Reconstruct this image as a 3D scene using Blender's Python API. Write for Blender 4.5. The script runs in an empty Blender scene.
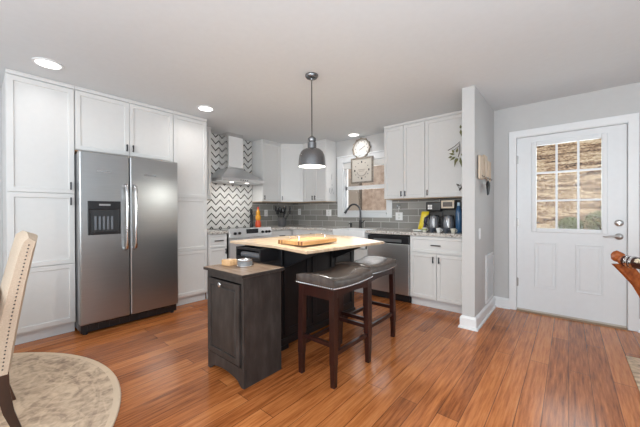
import bpy, bmesh, math, random
from mathutils import Vector, Matrix
random.seed(7)
SC = bpy.context.scene
COL = SC.collection
PI = math.pi
HC = 2.44            # ceiling height
XW = -4.31           # range wall plane
YW = 4.20            # window wall / door wall plane

# ------------------------------------------------------------------ camera
yaw, pitch, roll, hcam = 0.7049, -0.0049, -0.0037, 1.1836
F = Vector((-math.sin(yaw)*math.cos(pitch), math.cos(yaw)*math.cos(pitch), math.sin(pitch)))
r0 = Vector((math.cos(yaw), math.sin(yaw), 0)); u0 = r0.cross(F)
Rr = math.cos(roll)*r0 + math.sin(roll)*u0
Ru = -math.sin(roll)*r0 + math.cos(roll)*u0
cam = bpy.data.cameras.new('camera'); camo = bpy.data.objects.new('camera', cam); COL.objects.link(camo)
M = Matrix((Rr, Ru, -F)).transposed().to_4x4(); M.translation = Vector((0, 0, hcam)); camo.matrix_world = M
cam.sensor_width = 36; cam.lens = 292.5/640*36; cam.clip_start = 0.05
SC.camera = camo

# ------------------------------------------------------------------ view, world, lights
SC.view_settings.view_transform = 'Standard'; SC.view_settings.look = 'None'
SC.view_settings.gamma = 1.0; SC.view_settings.use_curve_mapping = False
SC.view_settings.exposure = 0.0
w = bpy.data.worlds.new('sky'); SC.world = w; w.use_nodes = True
bgn = w.node_tree.nodes['Background']; bgn.inputs[0].default_value = (0.80, 0.88, 1.0, 1); bgn.inputs[1].default_value = 0.6

def light(name, kind, loc, energy, color=(1, 1, 1), size=1, sy=None, target=None, rot=None):
    l = bpy.data.lights.new(name, kind); l.energy = energy; l.color = color
    if kind == 'AREA':
        l.size = size
        if sy: l.shape = 'RECTANGLE'; l.size_y = sy
    elif kind == 'SUN': l.angle = size
    else: l.shadow_soft_size = size
    o = bpy.data.objects.new(name, l); COL.objects.link(o); o.location = loc
    if target is not None:
        o.rotation_euler = (Vector(target)-Vector(loc)).to_track_quat('-Z', 'Y').to_euler()
    if rot: o.rotation_euler = rot
    return o
LE = {   # lamp energies (r, g, b)
 'rear': (98, 105, 109), 'right': (14, 17, 19), 'ceiling_fill': (88, 112, 127), 'dining_fill': (28, 33, 36), 'kitchen_fill': (56, 58, 58),
 'lamp1': (1, 1, 1), 'lamp2': (2.2, 2.1, 2.0), 'lamp3': (2, 2, 2), 'pendant': (12, 12, 11), 'pendant_fill': (5, 5, 4.6), 'door': (4.5, 5, 5), 'window': (6, 6, 6)}
def en(k):
    m_ = max(max(LE[k]), 1e-9); return m_, tuple(v/m_ for v in LE[k])
light('sunlight', 'SUN', (0, -5, 9), 1.5, (1, .95, .86), 0.02, target=(-1.2, 2.5, 0))
# added fill areas standing in for daylight; rear and right walls have no windows
light('rear_fill_light', 'AREA', (-0.6, -3.05, 1.45), *en('rear'), 3.6, 1.7, target=(-0.6, 2, 1.30))
light('right_fill_light', 'AREA', (2.9, 0.2, 1.45), *en('right'), 3.0, 1.7, target=(-1, 0.8, 1.25))
# added unseen fill areas facing up to brighten the ceiling
light('ceiling_fill_light', 'AREA', (1.1, -0.8, 0.75), *en('ceiling_fill'), 3.4, 3.6, rot=(math.pi, 0, 0))
light('dining_fill_light', 'AREA', (-1.9, -2.1, 1.0), *en('dining_fill'), 3.0, 1.6, rot=(math.pi, 0, 0))
light('kitchen_fill_light', 'AREA', (1.5, -1.7, 1.9), *en('kitchen_fill'), 3.8, 1.9, target=(-3.3, 3.9, 1.2))  # added unseen fill area aimed at the kitchen corner
# daylight through the two visible panes
light('door_window_light', 'AREA', (-0.014, 4.42, 1.5), *en('door'), 0.52, 0.9, target=(-0.3, 0, 0.6))
light('kitchen_window_light', 'AREA', (-2.6, 4.42, 1.6), *en('window'), 0.75, 0.8, target=(-2.3, 0, 0.6))

# ------------------------------------------------------------------ materials
MAT = {}
def mat(name, col, rough=0.5, metal=0.0, **kw):
    if name in MAT: return MAT[name]
    m = bpy.data.materials.new(name); m.use_nodes = True
    b = m.node_tree.nodes['Principled BSDF']
    b.inputs['Base Color'].default_value = (*col, 1); b.inputs['Roughness'].default_value = rough
    b.inputs['Metallic'].default_value = metal
    for k, v in kw.items():
        b.inputs[k].default_value = v
    # slight procedural surface variation
    nt = m.node_tree; tc = nt.nodes.new('ShaderNodeTexCoord'); n = nt.nodes.new('ShaderNodeTexNoise')
    n.inputs['Scale'].default_value = 22; n.inputs['Detail'].default_value = 2
    nt.links.new(tc.outputs['Object'], n.inputs['Vector'])
    mx = nt.nodes.new('ShaderNodeMixRGB'); mx.blend_type = 'MULTIPLY'; mx.inputs[0].default_value = 0.05
    mx.inputs[1].default_value = (*col, 1); nt.links.new(n.outputs['Fac'], mx.inputs[2])
    nt.links.new(mx.outputs[0], b.inputs['Base Color'])
    MAT[name] = m; return m

def nodes(name):
    m = bpy.data.materials.new(name); m.use_nodes = True; nt = m.node_tree
    MAT[name] = m
    return m, nt, nt.nodes['Principled BSDF']
def N(nt, t, **kw):
    n = nt.nodes.new(t)
    for k, v in kw.items():
        if isinstance(k, str) and hasattr(n, k): setattr(n, k, v)
        else: n.inputs[k].default_value = v
    return n
def ramp(nt, stops, fac):
    r = nt.nodes.new('ShaderNodeValToRGB'); e = r.color_ramp.elements
    while len(e) < len(stops): e.new(0.5)
    for i, (p, c) in enumerate(stops): e[i].position = p; e[i].color = (*c, 1)
    nt.links.new(fac, r.inputs[0]); return r
def mth(nt, op, a, b=None, c=None):
    n = nt.nodes.new('ShaderNodeMath'); n.operation = op
    for i, v in enumerate((a, b, c)):
        if v is None: continue
        if isinstance(v, (int, float)): n.inputs[i].default_value = v
        else: nt.links.new(v, n.inputs[i])
    return n.outputs[0]
def wcoords(nt):
    g = nt.nodes.new('ShaderNodeNewGeometry'); s = nt.nodes.new('ShaderNodeSeparateXYZ')
    nt.links.new(g.outputs['Position'], s.inputs[0]); return s, g
def comb(nt, x, y, z=0.0):
    c = nt.nodes.new('ShaderNodeCombineXYZ')
    for i, v in enumerate((x, y, z)):
        if isinstance(v, (int, float)): c.inputs[i].default_value = v
        else: nt.links.new(v, c.inputs[i])
    return c.outputs[0]

M_wall = mat('wall_paint', (0.55, 0.545, 0.54), 0.6)
M_ceil = mat('ceiling_paint', (0.73, 0.76, 0.78), 0.75)
M_trim = mat('white_trim', (0.80, 0.81, 0.82), 0.35)
M_door = mat('door_paint', (0.76, 0.775, 0.79), 0.35)
M_cab = mat('cabinet_white', (0.725, 0.72, 0.712), 0.33)
M_raw = mat('raw_wood_edge', (0.42, 0.22, 0.10), 0.6)
M_gap = mat('shadow_gap_dark', (0.05, 0.05, 0.05), 0.8)
M_black = mat('black_plastic', (0.012, 0.012, 0.014), 0.28)
M_blackm = mat('black_metal', (0.02, 0.02, 0.022), 0.35, 0.6)
M_bronze = mat('dark_bronze', (0.075, 0.075, 0.08), 0.3, 0.8)
M_chrome = mat('chrome', (0.75, 0.75, 0.76), 0.12, 1.0)
M_nickel = mat('satin_nickel', (0.45, 0.44, 0.43), 0.28, 1.0)
M_plate = mat('outlet_white', (0.85, 0.85, 0.85), 0.4)
M_sink = mat('sink_enamel', (0.85, 0.86, 0.87), 0.15)
M_dark = mat('island_black', (0.008, 0.008, 0.010), 0.38)
M_rangew = mat('range_steel_light', (0.72, 0.72, 0.73), 0.28, 0.75)
M_glassblk = mat('range_black_glass', (0.01, 0.01, 0.012), 0.08)
M_pend = mat('pendant_gunmetal', (0.20, 0.20, 0.205), 0.20, 0.85)
M_pendin = mat('pendant_inner_white', (0.9, 0.9, 0.88), 0.4)
M_toe = mat('toe_kick_white', (0.70, 0.71, 0.72), 0.5)

def emis(name, col, s):
    m = bpy.data.materials.new(name); m.use_nodes = True
    b = m.node_tree.nodes['Principled BSDF']
    b.inputs['Base Color'].default_value = (*col, 1)
    b.inputs['Emission Color'].default_value = (*col, 1); b.inputs['Emission Strength'].default_value = s
    return m
M_lamp = emis('lamp_glow', (1, 0.98, 0.94), 4)
M_display = emis('display_glow', (0.35, 0.55, 0.7), 0.6)

# plank floor (boards run along Y)
M_floor, nt, b = nodes('plank_floor')
s, g = wcoords(nt)
v = comb(nt, s.outputs['Y'], s.outputs['X'])
br = N(nt, 'ShaderNodeTexBrick'); nt.links.new(v, br.inputs['Vector'])
for k, val in dict(Scale=1.0).items(): br.inputs[k].default_value = val
br.inputs['Mortar Size'].default_value = 0.0021; br.inputs['Mortar Smooth'].default_value = 0.2
br.inputs['Brick Width'].default_value = 1.75; br.inputs['Row Height'].default_value = 0.118
br.inputs['Color1'].default_value = (0, 0, 0, 1); br.inputs['Color2'].default_value = (1, 1, 1, 1)
br.inputs['Mortar'].default_value = (0.5, 0.5, 0.5, 1); br.offset = 0.37
vs = comb(nt, mth(nt, 'MULTIPLY', s.outputs['X'], 34), mth(nt, 'MULTIPLY', s.outputs['Y'], 1.9))
n1 = N(nt, 'ShaderNodeTexNoise'); n1.inputs['Scale'].default_value = 1.6; n1.inputs['Detail'].default_value = 6; n1.inputs['Roughness'].default_value = 0.65
nt.links.new(vs, n1.inputs['Vector'])
n2 = N(nt, 'ShaderNodeTexNoise'); n2.inputs['Scale'].default_value = 0.55; nt.links.new(g.outputs['Position'], n2.inputs['Vector'])
mixv = mth(nt, 'ADD', mth(nt, 'MULTIPLY', br.outputs['Color'], 0.20), mth(nt, 'MULTIPLY', n1.outputs['Fac'], 0.86))
rp = ramp(nt, [(0.27, (0.12, 0.030, 0.009)), (0.45, (0.36, 0.108, 0.029)), (0.60, (0.54, 0.180, 0.053)), (0.84, (0.70, 0.29, 0.105))], mixv)
mm = N(nt, 'ShaderNodeMixRGB'); mm.blend_type = 'MIX'; nt.links.new(mth(nt, 'MULTIPLY', br.outputs['Fac'], 0.8), mm.inputs[0])
nt.links.new(rp.outputs[0], mm.inputs[1]); mm.inputs[2].default_value = (0.05, 0.018, 0.008, 1)
nt.links.new(mm.outputs[0], b.inputs['Base Color'])
nt.links.new(mth(nt, 'ADD', mth(nt, 'MULTIPLY', n1.outputs['Fac'], 0.16), 0.12), b.inputs['Roughness'])
b.inputs['Specular IOR Level'].default_value = 0.38
bp = N(nt, 'ShaderNodeBump'); bp.inputs['Strength'].default_value = 0.16; bp.inputs['Distance'].default_value = 0.01
nt.links.new(mth(nt, 'SUBTRACT', mth(nt, 'MULTIPLY', n1.outputs['Fac'], 0.35), br.outputs['Fac']), bp.inputs['Height']); nt.links.new(bp.outputs[0], b.inputs['Normal'])

# grey subway tile, for walls along X or Y
def subway(name, ax):
    m, nt, b = nodes(name); s, g = wcoords(nt)
    v = comb(nt, s.outputs[ax], mth(nt, 'SUBTRACT', s.outputs['Z'], 0.925))
    br = N(nt, 'ShaderNodeTexBrick'); nt.links.new(v, br.inputs['Vector']); br.inputs['Scale'].default_value = 1
    br.inputs['Mortar Size'].default_value = 0.0035; br.inputs['Mortar Smooth'].default_value = 0.1
    br.inputs['Brick Width'].default_value = 0.305; br.inputs['Row Height'].default_value = 0.1
    br.inputs['Color1'].default_value = (0.22, 0.21, 0.195, 1); br.inputs['Color2'].default_value = (0.36, 0.345, 0.32, 1)
    br.inputs['Mortar'].default_value = (0.62, 0.61, 0.58, 1)
    nt.links.new(br.outputs['Color'], b.inputs['Base Color']); b.inputs['Roughness'].default_value = 0.18
    bp = N(nt, 'ShaderNodeBump'); bp.inputs['Strength'].default_value = 0.4; bp.inputs['Distance'].default_value = 0.004; bp.invert = True
    nt.links.new(br.outputs['Fac'], bp.inputs['Height']); nt.links.new(bp.outputs[0], b.inputs['Normal'])
    return m
M_tileX = subway('grey_subway_tile_x', 'X'); M_tileY = subway('grey_subway_tile_y', 'Y')

# chevron mosaic
M_chev, nt, b = nodes('chevron_mosaic'); s, g = wcoords(nt)
per = 0.155
tri = mth(nt, 'PINGPONG', mth(nt, 'SUBTRACT', s.outputs['Y'], 2.33), per/2)
q = mth(nt, 'SUBTRACT', s.outputs['Z'], mth(nt, 'MULTIPLY', tri, 1.0))
fr = mth(nt, 'FRACT', mth(nt, 'DIVIDE', q, 0.108))
ln = mth(nt, 'LESS_THAN', fr, 0.21)
n1 = N(nt, 'ShaderNodeTexNoise'); n1.inputs['Scale'].default_value = 14; nt.links.new(g.outputs['Position'], n1.inputs['Vector'])
rp = ramp(nt, [(0.3, (0.70, 0.69, 0.67)), (0.7, (0.84, 0.83, 0.81))], n1.outputs['Fac'])
mm = N(nt, 'ShaderNodeMixRGB'); nt.links.new(ln, mm.inputs[0]); nt.links.new(rp.outputs[0], mm.inputs[1]); mm.inputs[2].default_value = (0.045, 0.038, 0.036, 1)
nt.links.new(mm.outputs[0], b.inputs['Base Color']); b.inputs['Roughness'].default_value = 0.25

# granite
M_gran, nt, b = nodes('pale_granite'); s, g = wcoords(nt)
n1 = N(nt, 'ShaderNodeTexNoise'); n1.inputs['Scale'].default_value = 55; n1.inputs['Detail'].default_value = 5; nt.links.new(g.outputs['Position'], n1.inputs['Vector'])
rp = ramp(nt, [(0.33, (0.17, 0.14, 0.12)), (0.46, (0.50, 0.46, 0.42)), (0.62, (0.68, 0.66, 0.63))], n1.outputs['Fac'])
nt.links.new(rp.outputs[0], b.inputs['Base Color']); b.inputs['Roughness'].default_value = 0.16

def steel(name, lo, hi, axis_scale, rough=0.27):
    m, nt, b = nodes(name)
    tc = N(nt, 'ShaderNodeTexCoord'); mp = N(nt, 'ShaderNodeMapping'); mp.inputs['Scale'].default_value = axis_scale
    nt.links.new(tc.outputs['Object'], mp.inputs[0])
    n = N(nt, 'ShaderNodeTexNoise'); n.inputs['Scale'].default_value = 6; n.inputs['Detail'].default_value = 4; nt.links.new(mp.outputs[0], n.inputs['Vector'])
    rp = ramp(nt, [(0.3, lo), (0.7, hi)], n.outputs['Fac']); nt.links.new(rp.outputs[0], b.inputs['Base Color'])
    b.inputs['Metallic'].default_value = 0.95
    nt.links.new(mth(nt, 'ADD', mth(nt, 'MULTIPLY', n.outputs['Fac'], 0.08), rough-0.04), b.inputs['Roughness'])
    bp = N(nt, 'ShaderNodeBump'); bp.inputs['Strength'].default_value = 0.03; nt.links.new(n.outputs['Fac'], bp.inputs['Height']); nt.links.new(bp.outputs[0], b.inputs['Normal'])
    return m
M_steel = steel('brushed_steel', (0.40, 0.405, 0.41), (0.43, 0.435, 0.44), (1, 1, 40), 0.30)
M_steeld = steel('dishwasher_steel', (0.60, 0.60, 0.60), (0.66, 0.66, 0.66), (1, 1, 40), 0.33)
M_steelh = steel('hood_steel', (0.66, 0.665, 0.67), (0.74, 0.74, 0.75), (1, 1, 40), 0.30)

def wood(name, c1, c2, c3, scale, rough=0.4, sc=3.0):
    m, nt, b = nodes(name)
    tc = N(nt, 'ShaderNodeTexCoord'); mp = N(nt, 'ShaderNodeMapping'); mp.inputs['Scale'].default_value = scale
    nt.links.new(tc.outputs['Object'], mp.inputs[0])
    n = N(nt, 'ShaderNodeTexNoise'); n.inputs['Scale'].default_value = sc; n.inputs['Detail'].default_value = 7; n.inputs['Roughness'].default_value = 0.6
    nt.links.new(mp.outputs[0], n.inputs['Vector'])
    rp = ramp(nt, [(0.28, c1), (0.5, c2), (0.72, c3)], n.outputs['Fac']); nt.links.new(rp.outputs[0], b.inputs['Base Color'])
    b.inputs['Roughness'].default_value = rough
    return m
M_butcher = wood('butcher_block', (0.54, 0.38, 0.24), (0.68, 0.50, 0.34), (0.76, 0.60, 0.43), (2, 22, 2), 0.26, 1.5)
M_board = wood('maple_board', (0.50, 0.24, 0.08), (0.63, 0.34, 0.13), (0.70, 0.43, 0.19), (20, 2, 2), 0.4, 2)
M_boarddk = wood('walnut_stripe', (0.12, 0.04, 0.02), (0.22, 0.07, 0.03), (0.30, 0.11, 0.05), (20, 2, 2), 0.4, 2)
M_stool = wood('espresso_wood', (0.014, 0.0035, 0.0028), (0.026, 0.007, 0.005), (0.045, 0.012, 0.008), (5, 5, 1), 0.28, 3)
M_trash = wood('weathered_dark_wood', (0.020, 0.015, 0.013), (0.034, 0.027, 0.024), (0.060, 0.050, 0.045), (5, 5, 1.5), 0.55, 3)
M_trashtop = wood('rustic_brown_top', (0.13, 0.075, 0.045), (0.25, 0.16, 0.105), (0.36, 0.26, 0.19), (2.5, 20, 2), 0.38, 2)
M_chleg = wood('dark_walnut_leg', (0.028, 0.013, 0.009), (0.05, 0.022, 0.014), (0.08, 0.035, 0.022), (4, 4, 1), 0.35, 3)
M_carve = wood('carved_red_wood', (0.14, 0.028, 0.008), (0.34, 0.085, 0.020), (0.52, 0.17, 0.05), (6, 6, 6), 0.25, 4)
M_plaque = wood('pale_plaque_wood', (0.42, 0.30, 0.20), (0.60, 0.47, 0.35), (0.72, 0.60, 0.48), (14, 14, 2), 0.6, 3)
M_frame = wood('weathered_grey_frame', (0.13, 0.11, 0.09), (0.26, 0.22, 0.18), (0.36, 0.31, 0.26), (8, 8, 8), 0.6, 4)

def fabric(name, c1, c2, sc=90, rough=0.9):
    m, nt, b = nodes(name); tc = N(nt, 'ShaderNodeTexCoord')
    n = N(nt, 'ShaderNodeTexNoise'); n.inputs['Scale'].default_value = sc; n.inputs['Detail'].default_value = 3; nt.links.new(tc.outputs['Object'], n.inputs['Vector'])
    rp = ramp(nt, [(0.3, c1), (0.7, c2)], n.outputs['Fac']); nt.links.new(rp.outputs[0], b.inputs['Base Color']); b.inputs['Roughness'].default_value = rough
    bp = N(nt, 'ShaderNodeBump'); bp.inputs['Strength'].default_value = 0.25; bp.inputs['Distance'].default_value = 0.003
    nt.links.new(n.outputs['Fac'], bp.inputs['Height']); nt.links.new(bp.outputs[0], b.inputs['Normal'])
    return m
M_linen = fabric('beige_linen', (0.55, 0.43, 0.32), (0.64, 0.52, 0.41), 160)
M_leather = fabric('bonded_brown_leather', (0.060, 0.045, 0.038), (0.095, 0.073, 0.062), 30, 0.27)
M_towel = fabric('grey_towel', (0.10, 0.10, 0.11), (0.17, 0.17, 0.18))

def rugmat(name, cx, cy, R=None):
    m, nt, b = nodes(name); s, g = wcoords(nt)
    dx = mth(nt, 'SUBTRACT', s.outputs['X'], cx); dy = mth(nt, 'SUBTRACT', s.outputs['Y'], cy)
    n0 = N(nt, 'ShaderNodeTexNoise'); n0.inputs['Scale'].default_value = 7.0; n0.inputs['Detail'].default_value = 3; n0.inputs['Distortion'].default_value = 1.6; nt.links.new(g.outputs['Position'], n0.inputs['Vector'])
    n1 = N(nt, 'ShaderNodeTexNoise'); n1.inputs['Scale'].default_value = 24; n1.inputs['Detail'].default_value = 5; n1.inputs['Distortion'].default_value = 0.8; nt.links.new(g.outputs['Position'], n1.inputs['Vector'])
    vo = N(nt, 'ShaderNodeTexVoronoi'); vo.inputs['Scale'].default_value = 8.0; vo.feature = 'DISTANCE_TO_EDGE'; nt.links.new(g.outputs['Position'], vo.inputs['Vector'])
    a = mth(nt, 'ADD', mth(nt, 'MULTIPLY', n0.outputs['Fac'], 0.75), mth(nt, 'MULTIPLY', n1.outputs['Fac'], 0.55))
    a = mth(nt, 'SUBTRACT', a, mth(nt, 'MULTIPLY', mth(nt, 'LESS_THAN', vo.outputs['Distance'], 0.035), -0.07))
    if R:
        rad = mth(nt, 'SQRT', mth(nt, 'ADD', mth(nt, 'MULTIPLY', dx, dx), mth(nt, 'MULTIPLY', dy, dy)))
        for (r1, wd, amt) in ((R-0.12, 0.010, -0.06), (R-0.20, 0.008, -0.05), (R-0.02, 0.02, 0.2)):
            a = mth(nt, 'ADD', a, mth(nt, 'MULTIPLY', mth(nt, 'LESS_THAN', mth(nt, 'ABSOLUTE', mth(nt, 'SUBTRACT', rad, r1)), wd), amt))
    rp = ramp(nt, [(0.42, (0.30, 0.21, 0.155)), (0.54, (0.46, 0.33, 0.235)), (0.64, (0.60, 0.44, 0.31)), (0.80, (0.74, 0.57, 0.41))], a)
    nt.links.new(rp.outputs[0], b.inputs['Base Color']); b.inputs['Roughness'].default_value = 0.95
    return m

# glass
M_glass = bpy.data.materials.new('window_glass'); M_glass.use_nodes = True; nt = M_glass.node_tree
nt.nodes.clear(); o_ = nt.nodes.new('ShaderNodeOutputMaterial'); tr = nt.nodes.new('ShaderNodeBsdfTransparent'); gl = nt.nodes.new('ShaderNodeBsdfGlossy')
gl.inputs['Roughness'].default_value = 0.02; fz = nt.nodes.new('ShaderNodeFresnel'); fz.inputs[0].default_value = 1.25; mx = nt.nodes.new('ShaderNodeMixShader')
nt.links.new(fz.outputs[0], mx.inputs[0]); nt.links.new(tr.outputs[0], mx.inputs[1]); nt.links.new(gl.outputs[0], mx.inputs[2]); nt.links.new(mx.outputs[0], o_.inputs[0])
M_clear = mat('clear_glass', (0.9, 0.93, 0.95), 0.05); M_clear.node_tree.nodes['Principled BSDF'].inputs['Transmission Weight'].default_value = 0.85

# ------------------------------------------------------------------ object helpers
OFF = {}
def empty(name, loc, rz=0.0, world=False):
    o = bpy.data.objects.new(name, None); COL.objects.link(o); o.location = loc; o.rotation_euler = (0, 0, rz)
    o.empty_display_size = 0.1
    OFF[o.name] = Vector(loc) if world else Vector((0, 0, 0)); return o
def thing(name, label, cat, loc=(0, 0, 0), rz=0.0, group=None, world=False):
    o = empty(name, loc, rz, world); o['label'] = label; o['category'] = cat
    if group: o['group'] = group
    return o
def tag(o, label, cat, group=None, kind=None):
    o['label'] = label; o['category'] = cat
    if group: o['group'] = group
    if kind: o['kind'] = kind
    return o
def obj(name, bm, m, parent=None, smooth=False, label=None, loc=None, rz=0.0, bevel=0.0, auto=40):
    me = bpy.data.meshes.new(name); off = OFF.get(parent.name, Vector((0, 0, 0))) if parent else Vector((0, 0, 0))
    if parent: bm.transform(Matrix.Translation(-off))
    bmesh.ops.recalc_face_normals(bm, faces=bm.faces)
    bm.to_mesh(me); bm.free()
    ms = m if isinstance(m, (list, tuple)) else [m]
    for x in ms: me.materials.append(x)
    if smooth:
        for p in me.polygons: p.use_smooth = True
        try: me.set_sharp_from_angle(angle=math.radians(auto))
        except Exception: pass
    o = bpy.data.objects.new(name, me); COL.objects.link(o)
    if parent: o.parent = parent
    if loc: o.location = loc
    if rz: o.rotation_euler = (0, 0, rz)
    OFF[o.name] = off
    if label: o['label'] = label
    if bevel:
        md = o.modifiers.new('bevel', 'BEVEL'); md.width = bevel; md.segments = 2; md.limit_method = 'ANGLE'; md.angle_limit = math.radians(40)
    return o
def struct(name, bm, m, parent=None, **kw):
    o = obj(name, bm, m, parent, **kw)
    if not parent: o['kind'] = 'structure'
    return o
def BM(): return bmesh.new()
def box(bm, x0, y0, z0, x1, y1, z1, mi=0):
    vs = [bm.verts.new((x, y, z)) for x in (x0, x1) for y in (y0, y1) for z in (z0, z1)]
    fs = []
    for i in ((0, 1, 3, 2), (4, 6, 7, 5), (0, 4, 5, 1), (2, 3, 7, 6), (0, 2, 6, 4), (1, 5, 7, 3)):
        f = bm.faces.new([vs[k] for k in i]); f.material_index = mi; fs.append(f)
    return fs
def B(*a, mi=0):
    bm = BM(); box(bm, *a, mi=mi); return bm
def prism(bm, pts, z0, z1, mi=0):      # pts xy polygon
    a = [bm.verts.new((x, y, z0)) for x, y in pts]; c = [bm.verts.new((x, y, z1)) for x, y in pts]; n = len(pts)
    fs = [bm.faces.new(a[::-1]), bm.faces.new(c)] + [bm.faces.new([a[i], a[(i+1) % n], c[(i+1) % n], c[i]]) for i in range(n)]
    for f in fs: f.material_index = mi
    return a, c
def hexa(bm, low, high, mi=0):         # two quads of 3-D points
    a = [bm.verts.new(p) for p in low]; c = [bm.verts.new(p) for p in high]; n = len(a)
    fs = [bm.faces.new(a[::-1]), bm.faces.new(c)] + [bm.faces.new([a[i], a[(i+1) % n], c[(i+1) % n], c[i]]) for i in range(n)]
    for f in fs: f.material_index = mi
def extr(bm, pts, axis, a0, a1, mi=0):  # polygon extruded along axis; pts in remaining two axes in xyz order
    def P(p, a): 
        l = list(p); l.insert('xyz'.index(axis), a); return l
    hexa(bm, [P(p, a0) for p in pts], [P(p, a1) for p in pts], mi)
def lathe(bm, prof, c=(0, 0, 0), n=28, mi=0, axis='z', cap=True):
    rings = []
    for r, z in prof:
        ring = []
        for i in range(n):
            t = 2*PI*i/n; x, y = r*math.cos(t), r*math.sin(t)
            p = (x, y, z) if axis == 'z' else ((x, -z, y) if axis == 'y' else (z, x, y))
            ring.append(bm.verts.new((p[0]+c[0], p[1]+c[1], p[2]+c[2])))
        rings.append(ring)
    for a, b_ in zip(rings, rings[1:]):
        for i in range(n):
            f = bm.faces.new([a[i], a[(i+1) % n], b_[(i+1) % n], b_[i]]); f.material_index = mi
    if cap:
        for rg, rr in ((rings[0], prof[0][0]), (rings[-1], prof[-1][0])):
            if rr > 1e-4: f = bm.faces.new(rg); f.material_index = mi
def tube(bm, pts, r, n=10, mi=0, closed=False):
    pts = [Vector(p) for p in pts]; rings = []; L = len(pts)
    rs = r if isinstance(r, (list, tuple)) else [r]*L
    prev = None
    for i, p in enumerate(pts):
        if closed: t = (pts[(i+1) % L]-pts[i-1]).normalized()
        else: t = (pts[min(i+1, L-1)]-pts[max(i-1, 0)]).normalized()
        if prev is None:
            up = Vector((0, 0, 1)) if abs(t.z) < 0.9 else Vector((1, 0, 0)); a = t.cross(up).normalized()
        else: a = (prev-t*prev.dot(t)).normalized()
        prev = a; b_ = t.cross(a)
        rings.append([bm.verts.new(p+rs[i]*(math.cos(2*PI*k/n)*a+math.sin(2*PI*k/n)*b_)) for k in range(n)])
    pairs = list(zip(rings, rings[1:]))
    if closed: pairs.append((rings[-1], rings[0]))
    for a, c in pairs:
        for k in range(n):
            f = bm.faces.new([a[k], a[(k+1) % n], c[(k+1) % n], c[k]]); f.material_index = mi
    if not closed:
        for rg in (rings[0], rings[-1]):
            f = bm.faces.new(rg); f.material_index = mi
def arc(c, r, a0, a1, n, plane='xz'):
    out = []
    for i in range(n+1):
        t = math.radians(a0+(a1-a0)*i/n); p, q = r*math.cos(t), r*math.sin(t)
        out.append((c[0]+p, c[1], c[2]+q) if plane == 'xz' else ((c[0], c[1]+p, c[2]+q) if plane == 'yz' else (c[0]+p, c[1]+q, c[2])))
    return out
def shaker(x0, z0, x1, z1, y=0.0, th=0.019, rail=0.058, rec=0.010, raised=False):
    """door or drawer front facing -y, back at y, with a recessed centre panel"""
    bm = BM(); box(bm, x0, y-th, z0, x1, y, z1)
    bm.normal_update()
    f = min(bm.faces, key=lambda f: f.calc_center_median().y)
    if min(x1-x0, z1-z0) > 2.6*rail:
        bmesh.ops.inset_individual(bm, faces=[f], thickness=rail, depth=0)
        bmesh.ops.inset_individual(bm, faces=[f], thickness=0.004, depth=0)
        for v in f.verts: v.co.y += rec
        if raised:
            bmesh.ops.inset_individual(bm, faces=[f], thickness=0.018, depth=0)
            for v in f.verts: v.co.y -= rec*0.8
    return bm
def pull_v(x, z, y, L=0.075):   # small vertical bar pull
    bm = BM(); box(bm, x-0.006, y-0.030, z-L/2, x+0.006, y-0.021, z+L/2)
    for dz in (-L*0.33, L*0.33): box(bm, x-0.004, y-0.022, z+dz-0.004, x+0.004, y+0.001, z+dz+0.004)
    return bm
def pull_h(x, z, y, L=0.12):
    bm = BM(); box(bm, x-L/2, y-0.032, z-0.006, x+L/2, y-0.022, z+0.006)
    for dx in (-L*0.33, L*0.33): box(bm, x+dx-0.004, y-0.023, z-0.004, x+dx+0.004, y+0.001, z+0.004)
    return bm
def door(parent, x0, z0, x1, z1, hx=None, hz=None, L=0.075, m=None, **kw):
    d = obj('door', shaker(x0, z0, x1, z1, **kw), m or M_cab, parent, bevel=0.0015)
    if hx is not None: obj('handle', pull_v(hx, hz, -kw.get('th', 0.019), L), M_bronze, d)
    return d

# ------------------------------------------------------------------ the setting
struct('floor', B(-4.6, -3.4, -0.12, 3.2, 4.36, 0), M_floor)
struct('ceiling', B(-4.6, -3.4, HC, 3.2, 4.36, HC+0.16), M_ceil)
struct('wall_left', B(-4.45, -3.4, 0, XW, 4.36, HC), M_wall)
struct('wall_rear', B(XW, -3.4, 0, 3.1, -3.26, HC), M_wall)
struct('wall_right', B(3.1, -3.4, 0, 3.24, 4.36, HC), M_wall)
# back wall with window and door openings
wx0, wx1, wz0, wz1 = -3.03, -2.18, 1.17, 2.04
dx0, dx1, dz1 = -0.474, 0.442, 2.062
bm = BM()
box(bm, XW, YW, 0, wx0, YW+0.14, HC); box(bm, wx0, YW, 0, wx1, YW+0.14, wz0); box(bm, wx0, YW, wz1, wx1, YW+0.14, HC)
box(bm, wx1, YW, 0, dx0-0.012, YW+0.14, HC); box(bm, dx0-0.012, YW, dz1+0.012, dx1+0.012, YW+0.14, HC); box(bm, dx1+0.012, YW, 0, 3.1, YW+0.14, HC)
struct('wall_back', bm, M_wall)
struct('wall_stub', B(-0.832, 3.22, 0, -0.715, YW-0.0005, HC), M_wall)

# tile fields on the walls
struct('wall_mosaic', B(XW+0.0005, 2.03, 0.925, XW+0.010, 3.185, HC-0.001), M_chev)
struct('wall_tiles_left', B(XW+0.0005, 3.186, 0.925, XW+0.010, 4.19, 1.37), M_tileY)
bm = BM(); box(bm, XW+0.011, YW-0.010, 0.925, -3.125, YW-0.0005, 1.37); box(bm, -3.125, YW-0.010, 0.925, -2.09, YW-0.0005, 1.085); box(bm, -2.09, YW-0.010, 0.925, -0.834, YW-0.0005, 1.37)
struct('wall_tiles_back', bm, M_tileX)

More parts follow.
